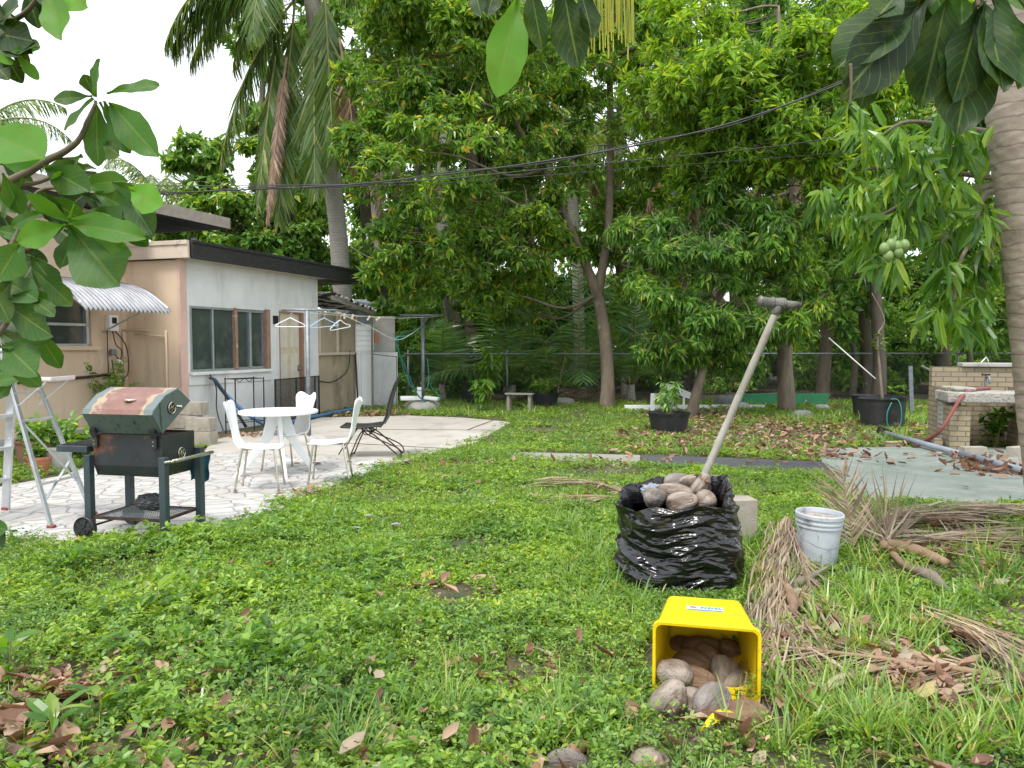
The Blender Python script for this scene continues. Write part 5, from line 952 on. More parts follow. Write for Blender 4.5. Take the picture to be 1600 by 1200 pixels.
for lab, px, py, Y, L, Wd, rot in (
    ('pale coconut on the right at the back of the open black bag', 1112, 768, 5.25, .24, .15, (1.2, .3, 1.0)), ('coconut with dark husk at the top centre of the bag', 1078, 766, 5.25, .23, .15, (1.5, .2, 2.2)), ('pale long coconut near the left front of the bag opening', 1052, 778, 5.08, .26, .15, (1.45, .1, .9)),
    ('coconut at the left of the bag beside the grey plastic scrap', 1022, 785, 5.0, .24, .14, (1.4, .3, -.5)), ('pale coconut at the front right of the bag rim', 1102, 790, 4.98, .2, .14, (1.3, -.3, .3)), ('half buried coconut at the front middle of the bag', 1065, 792, 4.95, .2, .13, (1.3, 0, 1.4)), ('coconut at the far back of the bag behind the pale long one', 1060, 764, 5.32, .24, .15, (1.5, .1, 1.9)), ('upright split coconut beside the leaning pole in the bag', 1092, 772, 5.12, .24, .12, (.3, .4, 0))):
    coconut(lab, at(px, py-7, Y-.05), L, Wd, rot, 'dry coconuts in the black bag')
t = thing('plastic_scrap', 'crumpled translucent grey plastic scrap on the coconuts at the left of the bag', 'plastic', at(1020, 768, 5.15)); g = MB(); crumple(g, (0, 0, -.06), .095, .08, .12, 9, .3); g.build('film', M('pale_grey_film', (.30, .33, .37), (.2, .23, .27), .3, bump=1, bscale=22, bdist=.03), t, smooth=True)
pb, ptp = np.array([1.17, 5.62, 0]), P(1215, 482, 5.75); t = thing('t_handled_pole', 'tall cement crusted pole with a T-shaped head leaning up behind the black bag', 'pole', pb)
m_cpole = M('cement_crusted_pipe', (.36, .34, .29), (.24, .22, .185), .9, scale=7, stretch=(1, 1, .3), bump=.9, bscale=30, spots=((.5, .49, .45), 8, .6, .08))
g = MB(); g.tube([pb, ptp], .027, 14, 30, rfun=lambda i, a: 1+.05*sin(i*1.7+a*2)); g.build('shaft', m_cpole, t, off=pb, smooth=True)
hd = P(1216, 474, 5.75); g = MB(); d = np.array([1, .0, -.105])
g.tube([hd-d*.145, hd-d*.05, hd, hd+d*.03], [.038, .036, .042, .042], 16, 4, rfun=lambda i, a: 1+.03*sin(a*5+i)); g.tube([hd+d*.03, hd+d*.16], [.03, .028], 14); g.tube([hd-[0, 0, .01], ptp-[.02, 0, .05]], [.036, .034], 14)
for x in (-.05, .02, .035, -.14): g.tube([hd+d*x, hd+d*(x+.012)], .045, 16)
g.build('head', M('dark_crusted_iron', (.20, .19, .18), (.10, .095, .09), .8, scale=12, bump=1, bscale=40, spots=((.35, .34, .32), 9, .58, .08)), t, off=pb, smooth=True)
cinder('grey concrete block standing on end just behind the black bag', tuple(G(1160, 852)+[0, .05, 0]), .1, (.19, .19, .36), False, None)
# bucket
bk = thing('white_bucket', 'scuffed white plastic bucket tilted among dry fronds, right of the bag', 'bucket', G(1276, 880)); bk.rotation_euler = (R(1), R(2), 0)
m_bk = M('scuffed_white_plastic', (.50, .53, .57), (.40, .43, .48), .5, scale=4, spots=((.16, .16, .16), 6, .54, .14), spots2=((.6, .6, .6), 20, .66, .05)); g = MB()
g.lathe([(0, .004), (.128, .0), (.132, .01), (.148, .27), (.156, .272), (.156, .282), (.150, .284), (.151, .30), (.160, .302), (.160, .312), (.153, .314), (.154, .335), (.164, .337), (.165, .36), (.160, .368), (.152, .366), (.150, .34), (.146, .28), (.128, .02), (0, .02)], (0, 0, 0), 48); g.build('body', m_bk, bk, smooth=False)
g = MB(); g.lathe([(0, .335), (.06, .34), (.146, .333)], (0, 0, 0), 24); g.build('contents', M('leaf_and_mud', (.4, .38, .36), (.16, .11, .08), .9, scale=18, bump=1), bk)
g = MB(); g.tube([(-.165, 0, .30), (-.14, -.12, .20), (0, -.185, .15), (.14, -.12, .20), (.165, 0, .30)], .003, 6, 6); g.build('handle', m_steel, bk, smooth=True)
# yellow bin lying on its side
m_yel = M('yellow_plastic', (.78, .56, .004), (.72, .50, .004), .38, scale=2, bump=.03, spots=((.36, .27, .07), 5, .60, .16), spots2=((.25, .18, .08), 26, .68, .05))
yb = thing('yellow_bin', 'yellow plastic bin lying on its side, spilling coconuts onto the grass', 'bin', (.85, 3.30, .01), R(-13)); 
def rrect(w_, h_, rr, n=6):
    pts = []
    for cx_, cz_, a0 in ((w_/2-rr, h_/2-rr, 0), (-w_/2+rr, h_/2-rr, 90), (-w_/2+rr, -h_/2+rr, 180), (w_/2-rr, -h_/2+rr, 270)):
        for k in range(n+1): a = R(a0+90*k/n); pts.append((cx_+rr*cos(a), cz_+rr*sin(a)))
    return pts
def loft(g, secs, closed_end=None):
    n = len(secs[0]); b = len(g.v); fs = []
    vs = [p for s_ in secs for p in s_]
    for j in range(len(secs)-1): fs += [(j*n+i, j*n+(i+1) % n, (j+1)*n+(i+1) % n, (j+1)*n+i) for i in range(n)]
    if closed_end: fs.append(tuple((len(secs)-1)*n+i for i in range(n)))
    g.add(vs, fs)
W0, H0, W1, H1, DP = .44, .305, .37, .245, .56
def sec_(y, w_, h_, rr=.03, lift=0): return [(x, y, h_/2+z+lift) for x, z in rrect(w_, h_, rr)]
g = MB(); loft(g, [sec_(0, W0, H0), sec_(.12, W0*.965, H0*.965, lift=.004), sec_(.125, W0*.955, H0*.955, lift=.005), sec_(DP-.02, W1, H1, .035, .012), sec_(DP, W1-.03, H1-.03, .03, .027), sec_(DP, W1-.033, H1-.033, .03, .028), sec_(DP-.006, W1-.04, H1-.04, .03, .03), sec_(.02, W0-.014, H0-.014, .028, .007)], False)
g.f.append(tuple(range(4*28, 5*28))); g.m.append(0); g.build('body', m_yel, yb, smooth=False)
g = MB(); loft(g, [sec_(0, W0-.012, H0-.012, .028, .006), sec_(-.012, W0-.004, H0-.004, .03, .002), sec_(-.014, W0+.02, H0+.02, .035, -.01), sec_(.018, W0+.022, H0+.022, .035, -.011), sec_(.02, W0-.002, H0-.002, .03, .001)]); g.build('rim', m_yel, yb, smooth=False)
def ontop(x, y, dz=.0015):
    k = (y-.125)/(DP-.145); return (x, y, (H0*.955+.005)*(1-k)+(H1+.012)*k+dz)
lbm = MB(); lbm.grid(lambda u, v: ontop(-.085+.17*u, .27+.085*v), 2, 2); q = lbm.build('sticker', M('sticker_paper', (.68, .76, .78), (.6, .7, .74), .4), yb)
g = MB(); g.add([ontop(-.055+.018*cos(a), .325+.012*sin(a), .003) for a in np.linspace(0, 2*pi, 17)[:-1]], [tuple(range(16))]); g.build('red_mark', M('red_ink', (.6, .04, .03), None, .5), q)
g = MB(); r = np.random.default_rng(4)
for row in range(3):
    x = -.02
    while x < .07: w_ = r.uniform(.006, .016); g.add([ontop(x, .335-row*.014, .003), ontop(x+w_, .335-row*.014, .003), ontop(x+w_, .341-row*.014, .003), ontop(x, .341-row*.014, .003)], [(0, 1, 2, 3)]); x += w_+.004
g.add([ontop(-.083, .275, .003), ontop(.083, .275, .003), ontop(.083, .285, .003), ontop(-.083, .285, .003)], [(0, 1, 2, 3)]); g.build('print', M('teal_ink', (.03, .22, .30), None, .5), q)
g = MB(); g.grid(lambda u, v: (-.16+.10*u, -.02-.0*v+.02*sin(u*3), .0), 1, 1); 
for lab, px, py, Y, L, Wd, rot, mt_ in (
    ('brown coconut deep in the left back of the yellow bin', 1062, 1018, 3.80, .20, .15, (1.3, 0, .4), 1), ('brown coconut in the top middle of the yellow bin', 1095, 1015, 3.72, .2, .14, (1.4, .3, 1.5), 1), ('coconut in the back right of the yellow bin', 1140, 1022, 3.74, .2, .15, (1.2, 0, -.6), 1),
    ('round coconut with dark eye at the right of the bin mouth', 1132, 1055, 3.47, .18, .15, (1.9, 0, -.3), 0), ('dark coconut in the middle of the bin mouth', 1082, 1040, 3.56, .2, .14, (1.5, .2, .9), 1), ('pale coconut half out at the left of the bin mouth', 1053, 1055, 3.36, .2, .15, (1.2, .5, .2), 0),
    ('pale egg shaped coconut lying in the grass left of the bin mouth', 1045, 1094, 3.14, .20, .145, (.5, .25, .3), 0), ('coconut in the grass right under the bin mouth', 1112, 1098, 3.12, .2, .145, (1.3, .3, 2.3), 0), ('small brown coconut just below the bin mouth, second from the left', 1085, 1066, 3.36, .18, .13, (1.5, 0, 1.3), 1), ('dark brown coconut at the right below the yellow bin', 1165, 1122, 3.06, .19, .135, (1.2, .4, 1.0), 1),
    ('coconut at the back centre of the yellow bin, behind the others', 1105, 1030, 3.62, .19, .14, (1.4, .2, .2), 1), ('coconut wedged at the lower right inside the bin mouth', 1150, 1072, 3.42, .17, .13, (1.1, .3, 2.0), 0), ('small coconut between the two pale ones in front of the bin', 1082, 1100, 3.16, .16, .12, (1.5, .2, .7), 0),
    ('coconut cut off at the bottom edge of the yard, left one', 885, 1196, 2.80, .16, .13, (1.4, 0, 1.4), 0), ('coconut cut off at the bottom edge of the yard, right one', 1014, 1196, 2.80, .16, .12, (1.4, 0, 1.7), 0)):
    coconut(lab, at(px, py, Y), L, Wd, rot, 'dry coconuts spilled round the yellow bin', m_cocob if mt_ else m_coco)
g = MB(); pa, pb2 = G(1094, 1168), G(1150, 1142); g.grid(lambda u, v: tuple(np.array(pa)*(1-u)+np.array(pb2)*u+np.array([0, .03*sin(pi*u)*(v-.5)*2, .06+.03*sin(u*pi)+.01*v])), 12, 3); tag(g.build('yellow_shard', m_yel, smooth=True, solid=.004), 'curved yellow plastic shard on the grass below the bin mouth', 'plastic shard')

# ------------------------------------------------------------------ power cables
def cable(label, pts, r_, cat='cable'):
    rope('power_cable', label, pts, r_, m_cable, cat, 'overhead cables across the yard', 8)
cbl = [P(150, 293, 13), P(245, 301, 12.8), P(390, 296, 12.5), P(540, 289, 12), P(700, 272, 11.6), P(850, 252, 11.2), P(1000, 226, 10.8), P(1150, 190, 10.4), P(1320, 128, 10), P(1560, 20, 9.5)]
cable('thick black twisted overhead cable sagging across the yard', cbl, .012); cable('overhead cable twisted round the thickest one', [p+[0, 0, .03*(-1)**i] for i, p in enumerate(cbl)], .008)
cable('thin overhead cable just under the thick twisted one, ending at the right boughs', [P(150, 290, 13), P(400, 290, 13), P(620, 285, 12.8), P(850, 264, 12.6), P(1100, 240, 12.4), P(1260, 222, 12.2), P(1400, 195, 12), P(1600, 165, 11.5)], .008)
cable('faint thin overhead wire above the low roof, highest on the left', [P(150, 272, 14), P(300, 283, 14), P(600, 290, 13.8), P(1000, 262, 13), P(1500, 225, 12.5)], .004)

# ------------------------------------------------------------------ ground cover
def mask(xy, jit=.06, seed=0):
    """1 on planted ground, 0 on the hard surfaces"""
    r = np.random.default_rng(seed); q = xy+r.normal(size=xy.shape)*jit; u, v = proj(np.c_[q, np.zeros(len(q))]); m = np.ones(len(q), bool)
    for pl in (PAVE, CONC, PATH, GSLAB): m &= ~inpoly(u, v, pl)
    m &= ~((u < 500) & (v < 700) & (u > -900))
    for x, y, a, b in ((.88, 3.58, .27, .36), (.88, 3.08, .33, .17), (.20, 2.72, .10, .10), (.5, 2.72, .11, .10), (1.13, 5.0, .38, .38), (2.1, 5.46, .16, .16), (.95, 18, .1, .1)): m &= (((xy[:, 0]-x)/a)**2+((xy[:, 1]-y)/b)**2) > 1
    return m
PATCH = [(705, 935, 62, 17, 1), (810, 1062, 60, 20, .9), (925, 1050, 45, 16, .6), (300, 930, 60, 22, .8), (110, 1080, 110, 36, .85), (235, 1050, 60, 25, .7), (300, 1110, 60, 25, .6), (40, 1140, 70, 60, .6),
         (1420, 1055, 140, 60, .8), (560, 960, 25, 8, .8), (430, 905, 30, 9, .7), (880, 905, 30, 8, .6), (520, 1090, 40, 12, .7), (1000, 1150, 50, 16, .6), (330, 1000, 45, 14, .7), (660, 1140, 40, 14, .7), (1330, 1010, 60, 40, .7), (1500, 1130, 140, 60, .55), (1240, 960, 50, 60, .5), (1560, 900, 80, 30, .5), (1480, 850, 160, 45, .6), (60, 1190, 120, 30, .4), (690, 655, 0.1, 1, 0)]
def bare(u, v):
    b = np.zeros(len(u))
    for x, y, a, c, s_ in PATCH: b = np.maximum(b, s_*np.exp(-((((u-x)/a)**2+((v-y)/c)**2)*.55)**1.6))
    return b
def litterz(u, v):
    """0..1 how thick the fallen leaves lie"""
    z = np.exp(-(((u-1230)/230)**2+((v-678)/28)**2)*.9)*.9; z = np.maximum(z, np.exp(-(((u-1090)/150)**2+((v-650)/16)**2))*.8); z = np.maximum(z, np.exp(-(((u-1400)/120)**2+((v-690)/14)**2))*.9)
    z = np.maximum(z, np.exp(-(((u-1540)/120)**2+((v-735)/14)**2))*.6); return z
def scatter(n, y0, y1, x0f, x1f, seed):
    r = np.random.default_rng(seed); a = r.random(n); y = np.sqrt(y0*y0+(y1*y1-y0*y0)*a); x = (x0f+(x1f-x0f)*r.random(n))*y; return np.c_[x, y]
def hb_(x, y): return .25+.75*vnoise(x, y, .55, 4)*vnoise(x, y, .17, 5)**.5+.25*(vnoise(x, y, 1.7, 8)-.5)
def weeds(lb, n, y0, y1, k, L, W, hmax, T, seed, tiers=1, reg=None):
    xy = scatter(int(n*1.25), y0, y1, -.88, 1.15, seed); r = np.random.default_rng(seed+1); u, v = proj(np.c_[xy, np.zeros(len(xy))])
    m = mask(xy, .09, seed); lz = litterz(u, v); keep = m & (r.random(len(xy)) > bare(u, v)*1.0) & (r.random(len(xy)) > lz*.92)
    right = (u > 1190)*(v > 840); keep &= ~(right & (r.random(len(xy)) < .62)); den = .35+.65*(vnoise(xy[:, 0], xy[:, 1], .3, 9) > .24); den *= np.where((vnoise(xy[:, 0], xy[:, 1], .8, 19) < .22), .25, 1); keep &= r.random(len(xy)) < den
    if reg: keep &= reg(u, v, xy)
    xy = xy[keep]; u = u[keep]; N = len(xy); sv = .7+.75*vnoise(xy[:, 0], xy[:, 1], .5, 77)**1.5; h = hmax*np.clip(hb_(xy[:, 0], xy[:, 1])*1.6-.12, .12, 1.7)*r.uniform(.5, 1.15, N); h *= np.where(u < 560, 1.15, .9)
    for q in range(tiers):
        hz = h*(1-.45*q); p = np.c_[xy+r.normal(size=(N, 2))*.008, hz]; ax = np.tile([[0, 0, 1.]], (N, 1))+r.normal(size=(N, 3))*.45
        ref = nrmz(np.cross(ax, unit(N, r))); b = np.cross(nrmz(ax), ref)
        for j in range(k):
            ph = 2*pi*j/k+q*.8+r.random(N)*.9; d = np.cos(ph)[:, None]*ref+np.sin(ph)[:, None]*b+np.array([0, 0, 1])*r.uniform(-.15, .65, N)[:, None]
            l = L*sv*r.uniform(.5, 1.3, N); lb.add(p+nrmz(d)*.004, d, ax+r.normal(size=(N, 3))*.4, l, W*l/L, T)
lb = LB()
weeds(lb, 17000, 2.4, 4.6, 5, .030, .0145, .10, T_OVAL, 201, 2)
weeds(lb, 40000, 4.4, 7.5, 5, .034, .017, .10, T_DIA, 202, 2)
weeds(lb, 52000, 7.3, 12, 5, .038, .019, .075, T_DIA, 203, 1)
weeds(lb, 60000, 11.8, 20.5, 5, .050, .024, .075, T_DIA, 204, 1)
tag(lb.build('ground_cover', L_weed), kind='stuff')
lb = LB()
weeds(lb, 9000, 2.4, 7.5, 6, .047, .021, .14, T_OVAL, 211, 2, lambda u, v, xy: (u < 640) & (vnoise(xy[:, 0], xy[:, 1], .45, 91) > .50))
weeds(lb, 5000, 2.4, 6.5, 6, .044, .018, .12, T_OVAL, 213, 2, lambda u, v, xy: (u > 640) & (vnoise(xy[:, 0], xy[:, 1], .35, 92) > .66))
tag(lb.build('broadleaf_weeds', L_mid2), kind='stuff')
def tufts(lb, xy, nb, L, wd, seed, lean=.7):
    r = np.random.default_rng(seed); N = len(xy); idx = np.repeat(np.arange(N), nb); n = len(idx); sz = r.uniform(.6, 1.25, N)[idx]
    a = r.uniform(0, 2*pi, n); d = np.c_[np.cos(a)*lean*r.random(n), np.sin(a)*lean*r.random(n), np.ones(n)*.9]; out = np.c_[np.cos(a), np.sin(a), np.zeros(n)]
    pos = np.c_[xy[idx]+out[:, :2]*r.uniform(0, .025, n)[:, None], np.zeros(n)]; lb.add(pos, d, -out*.8+np.array([0, 0, .6])+r.normal(size=(n, 3))*.15, L*sz*r.uniform(.5, 1.15, n), wd*r.uniform(.6, 1.2, n), T_BLADE)
def gtuft(pxl, n, rx, ry, seed):
    r = np.random.default_rng(seed); o = []
    for (x, y) in pxl:
        for _ in range(n): o.append(G(x+r.normal()*rx, y+r.normal()*ry)[:2])
    return np.array(o)
lb = LB()
xy = gtuft([(1290, 960), (1340, 940), (1380, 990), (1330, 1020), (1240, 1110), (1270, 1130), (1200, 1150), (1420, 930), (1500, 980), (1560, 940), (1590, 900), (1540, 870), (1450, 1010), (1590, 1100), (1520, 1160), (1400, 1150), (1350, 1170), (1310, 1100), (1590, 1170), (1230, 860), (1210, 900), (1350, 850), (1190, 840), (1460, 1180)], 13, 32, 20, 1)
tufts(lb, xy[mask(xy)], 11, .22, .011, 2)
xy = gtuft([(930, 870), (960, 900), (900, 840), (950, 840), (985, 930), (1010, 950), (890, 900), (940, 960), (1000, 985), (870, 1110), (900, 1150), (850, 1170), (700, 1060), (690, 1110), (960, 1150), (560, 1180), (450, 1150), (620, 1130), (860, 800), (1190, 960), (980, 800)], 10, 26, 16, 3)
tufts(lb, xy[mask(xy)], 12, .17, .008, 4)
xy = scatter(14500, 2.4, 11, -.85, 1.2, 55); u, v = proj(np.c_[xy, np.zeros(len(xy))]); k_ = mask(xy) & (vnoise(xy[:, 0], xy[:, 1], .9, 33) > .42) & (litterz(u, v) < .5) & (bare(u, v) < .6); tufts(lb, xy[k_], 9, .11, .005, 5)
xy = scatter(10500, 10.5, 21, -.55, 1.0, 56); u, v = proj(np.c_[xy, np.zeros(len(xy))]); k_ = mask(xy) & (vnoise(xy[:, 0], xy[:, 1], 1.1, 34) > .35) & (litterz(u, v) < .7); tufts(lb, xy[k_], 7, .13, .010, 6)
xy = gtuft([(620, 636), (650, 660), (690, 640), (760, 640), (840, 645), (720, 640), (1160, 640), (1250, 660), (1330, 655), (1390, 690), (1420, 660)], 60, 25, 5, 8); tufts(lb, xy[mask(xy)], 9, .22, .012, 9)
tag(lb.build('grass', L_grass), kind='stuff')
# larger seedlings standing up out of the ground cover
def seedling(px, py, h, L, W, k, lab, seed, mat=None):
    p = G(px, py); t = thing('weed_seedling', lab, 'seedling', p, group='larger seedlings in the lawn'); g = MB(); g.tube([p, p+[.01, 0, h]], [.004, .002], 5); g.build('stem', m_rachis, t, off=p)
    lb = LB(); tp = np.array([p+[0, 0, h], p+[0, 0, h*.8], p+[0, 0, h*.55]]); whorls(lb, tp, np.array([[0, 0, 1.]]*3), k, L, W, T_OVAL, .15, 1, seed); lb.build('foliage', mat or L_near, t, off=p)
for a in ((245, 980, .2, .15, .055, 5, 'tall pale green seedling in the left lawn, right below the grill'), (590/1.0, 1060, .08, .09, .04, 4, 'small seedling in the lawn middle'), (200, 1035, .16, .13, .045, 5, 'leafy seedling just above the brown leaf heap on the left'), (385, 1030, .14, .12, .045, 5, 'leafy seedling beside the dry grass stalk'),
          (15, 1060, .18, .12, .05, 5, 'upright seedling cut by the left edge of the lawn'), (85, 1170, .16, .14, .05, 5, 'long leaved seedling below the brown leaf heap on the left'), (155, 1130, .12, .12, .045, 5, 'low seedling right of the brown leaf heap on the left'), (80, 950, .14, .11, .04, 5, 'seedling in the weeds below the stepladder'), (115, 905, .2, .12, .05, 5, 'seedling at the paving edge below the ladder foot'),
          (325, 1175, .1, .09, .04, 5, 'seedling near the bottom edge under the dry stalk'), (710, 955, .06, .06, .025, 4, 'tiny bright seedling in the bare patch of the lawn'), (420, 1010, .12, .1, .045, 4, 'seedling right of the dry grass stalk')): seedling(*a, seed=int(a[0])+1)
# fallen leaves
lb = LB(); r = np.random.default_rng(77)
def litter(n, y0, y1, L, W, seed, p=None, z=.03, zone=False):
    xy = scatter(n, y0, y1, -.8, .85, seed); r = np.random.default_rng(seed); u, v = proj(np.c_[xy, np.zeros(len(xy))]); lz = litterz(u, v)
    pr = (lz*.95+.012 if zone else .10+.9*bare(u, v)); k = r.random(len(xy)) < pr; xy, u, v = xy[k], u[k], v[k]
    ok = mask(xy, .02) | (r.random(len(xy)) < .13); ok &= ~((u < 500) & (v < 700)); xy = xy[ok]; N = len(xy); zz = np.where(mask(xy, .0), z*r.uniform(.2, 2.2, N), .05)
    d = r.normal(size=(N, 3))*[1, 1, .2]; lb.add(np.c_[xy, zz], d, np.array([0, 0, 1.])+r.normal(size=(N, 3))*.4, L*r.uniform(.5, 1.2, N), W*r.uniform(.7, 1.2, N), T_CURL)
litter(1500, 2.4, 7.5, .11, .055, 71, z=.035); litter(700, 7.5, 16, .10, .045, 74, z=.04); litter(17000, 9.5, 20.5, .125, .05, 72, zone=True); litter(2500, 18, 28, .18, .08, 73, zone=False)
litter(6000, 2.4, 7, .035, .014, 75, z=.05)
def heap(px, py, rx, ry, n, L, W, seed, h=.06):
    r = np.random.default_rng(seed); p = G(px, py); q = G(px+rx, py); ey = abs(G(px, py-ry)[1]-p[1]); ex = abs(q[0]-p[0]); xy = p[:2]+r.normal(size=(n, 2))*[ex, ey]*.6
    d = r.normal(size=(n, 3))*[1, 1, .25]; lb.add(np.c_[xy, r.uniform(.01, h, n)], d, np.array([0, 0, 1.])+r.normal(size=(n, 3))*.5, L*r.uniform(.6, 1.2, n), W*r.uniform(.7, 1.2, n), T_CURL)
for a in ((105, 1085, 80, 22, 90, .085, .05, 1), (30, 1135, 50, 26, 30, .12, .075, 2), (240, 1060, 60, 22, 30, .07, .04, 3), (290, 935, 40, 10, 12, .09, .05, 4), (1420, 1060, 90, 40, 90, .10, .04, 5), (1500, 1100, 80, 40, 60, .11, .04, 6), (1250, 1000, 40, 40, 20, .12, .06, 7), (1570, 740, 60, 8, 120, .15, .06, 8), (1530, 725, 40, 6, 70, .15, .06, 9), (1300, 715, 60, 5, 60, .16, .05, 10), (560, 650, 60, 4, 160, .12, .07, 11), (390, 684, 40, 3, 90, .11, .06, 12), (60, 1190, 60, 14, 18, .12, .07, 13), (470, 775, 25, 3, 14, .13, .07, 14), (1150, 1150, 40, 18, 8, .16, .06, 15), (1410, 1130, 100, 30, 30, .15, .05, 16), (620, 641, 20, 3, 60, .12, .07, 17), (820, 1065, 50, 14, 8, .1, .05, 18)): heap(*a)
for px, py, L in ((905, 1025, .13), (570, 1060, .1), (588, 1120, .1), (690, 925, .08), (655, 855, .09), (680, 890, .1), (600, 948, .1), (825, 1045, .12), (650, 1000, .1), (1160, 1175, .2), (690, 1180, .14), (740, 1195, .16), (300, 1095, .12), (360, 895, .1), (180, 935, .09), (250, 990, .08), (600, 1190, .08), (910, 1090, .07), (545, 762, .1), (690, 755, .1), (1280, 860, .15), (1265, 905, .12)):
    p = G(px, py); lb.add([p+[0, 0, .06]], [[rnd.uniform(-1, 1), rnd.uniform(-.4, .4), .35]], [[0, -.6, 1]], L*.66, L*.3, T_CURL)
tag(lb.build('fallen_leaves', L_litter, smooth=True), kind='stuff')
# dry twigs and a pale stalk
g = MB(); g.tube([G(312, 1150)+[0, 0, .02], G(322, 1085)+[0, 0, .08], P(357, 1008, 3.9)], [.006, .006, .003], 5, 4); tag(g.build('dry_stalk', m_cord), 'pale dry grass stalk standing up in the left foreground weeds', 'stalk')
lit = thing('paper_scrap', 'crumpled whitish paper scrap in the weeds below the dry stalk', 'paper scrap', G(283, 1128)); g = MB(); crumple(g, (0, 0, .01), .06, .035, .06, 31, .35, 40, 24); g.build('paper', M('dirty_paper', (.55, .53, .52), (.35, .33, .31), .8), lit)
for i, (px, py) in enumerate(((577, 818), (620, 832), (772, 795), (555, 838))):
    g = MB(); crumple(g, (0, 0, .03), .05, .03, .022, 40+i, .7, 44, 30); o = g.build('paper_scrap', m_conc); o.location = G(px, py)+[0, 0, .03]; tag(o, ['whitish scrap in the middle lawn, left pair, upper one', 'whitish scrap in the middle lawn, second from the left', 'pale scrap in the lawn left of the small dry frond', 'whitish scrap in the middle lawn, lowest of the left group'][i], 'paper scrap', 'paper scraps in the lawn')

# ------------------------------------------------------------------ dry palm fronds and stalks on the ground
def dryfrond(name, lab, base, d0, length, droop, nl, ll, hang, seed, wid=.018, r0=.02, spread=.8, t0=.1):
    t = thing(name, lab, 'palm frond', base, group='dry palm fronds on the ground'); lb = LB(); g = MB(); pts = frond(lb, g, base, d0, length, droop, nl, ll, hang, wid, seed, r0, spread=spread, t0=t0)
    for V in lb.V: V[:, 2] = np.maximum(V[:, 2], .015+.05*np.abs(np.sin(V[:, 0]*23+V[:, 1]*31)))
    g.v = [(a, b, max(c, .03)) for a, b, c in g.v]; g.build('rachis', m_rachisd, t, off=base, smooth=True); lb.build('leaflets', L_dead, t, off=base); return t
b = G(1385, 862)+[0, 0, .06]; dryfrond('dry_frond', 'large dry palm frond sweeping right below the green slab', b, (1, .42, .03), 2.6, .1, 75, .75, .12, 301, .016, spread=.75)
dryfrond('dry_frond', 'second dry palm frond lying nearer, right of the white bucket', G(1400, 872)+[0, 0, .05], (1, .12, .02), 2.5, .05, 60, .6, .1, 302, .015, spread=.6)
t = thing('dry_frond', 'fan of stiff dry leaflets standing up just right of the bucket', 'palm frond', b, group='dry palm fronds on the ground'); lb = LB(); r = np.random.default_rng(8); n = 46; a = np.linspace(R(168), R(14), n)+r.normal(size=n)*.03
lb.add(np.tile(b+[-.02, 0, .02], (n, 1))+r.normal(size=(n, 3))*.02, np.c_[np.cos(a), .35+0*a+r.normal(size=n)*.1, np.sin(a)*.95+.1], np.tile([[0, -1., .3]], (n, 1))+r.normal(size=(n, 3))*.4, r.uniform(.42, .66, n), .015, T_LET); lb.build('leaflets', L_dead, t, off=b)
g = MB(); g.tube([b+[-.06, -.1, 0], b+[0, 0, .0], b+[.12, -.22, -.0], b+[.2, -.45, -.02]], [.03, .04, .05, .03], 8, 4); g.build('rachis', m_rachisd, t, off=b, smooth=True)
dryfrond('dry_frond', 'shrivelled dry frond hanging in a narrow bundle left of the bucket', G(1232, 845)+[0, 0, .14], (-.26, -1, .02), 1.75, .25, 70, .55, 1.0, 303, .013, spread=.22, t0=.0)
dryfrond('dry_frond', 'limp dry leaflets trailing toward the yellow bin from the narrow bundle', G(1205, 925)+[0, 0, .08], (.25, -1, 0), 1.0, .1, 45, .5, .3, 304, .012, spread=.3, t0=.0)
dryfrond('dry_frond', 'dry frond sweeping in from the right in the lower foreground', G(1660, 1090)+[0, 0, .05], (-1, .35, .06), 1.3, .1, 40, .65, .25, 305, .013, spread=.45)
dryfrond('dry_frond', 'small dry frond lying in the lawn left of the black bag', G(975, 792)+[0, 0, .08], (-1, .25, .06), .9, .3, 34, .42, .3, 306, .014, spread=.6)
dryfrond('dry_frond', 'thin dry stalks standing upright between the bucket and the fan of leaflets', G(1335, 870)+[0, 0, .02], (-.12, .1, 1), .62, .3, 26, .34, .35, 307, .012, r0=.006, spread=.35)
def straw(lab, path, n, L, spread, zmax, seed, wd=.014, along=1.0, back=.0):
    """leaflets of a collapsed frond, strewn along its stem"""
    pts = np.array(path); b = pts[0]; t = thing('dry_frond', lab, 'palm frond', b, group='dry palm fronds on the ground'); g = MB(); g.tube(pts+[0, 0, .02], list(np.linspace(.022, .008, len(pts))), 6, 5); g.build('rachis', m_rachisd, t, off=b, smooth=True)
    r = np.random.default_rng(seed); x = r.random(n)*(len(pts)-1.001); i = x.astype(int); f = (x-i)[:, None]; p = pts[i]*(1-f)+pts[i+1]*f; d = nrmz(pts[i+1]-pts[i]); sd_ = np.c_[-d[:, 1], d[:, 0], np.zeros(n)]
    dd = d*along+sd_*r.normal(size=(n, 1))*spread; dd[:, 2] = r.uniform(-.02, .14, n); p = p+sd_*r.normal(size=(n, 1))*.055; p[:, 2] += r.random(n)*zmax
    lb = LB(); lb.add(p, dd, np.c_[r.normal(size=n)*.5, r.normal(size=n)*.5-.3, np.ones(n)], L*r.uniform(.5, 1.2, n), wd*r.uniform(.7, 1.4, n), T_LET); lb.build('leaflets', L_dead, t, off=b); return t
straw('broad straw coloured frond heap spreading right below the green slab', [G(1370, 842), G(1450, 830), G(1540, 822), G(1700, 815)], 420, .85, .28, .20, 401)
straw('lower straw coloured frond layer in front of the broad heap on the right', [G(1390, 862), G(1470, 858), G(1560, 862), G(1700, 870)], 300, .75, .16, .12, 402)
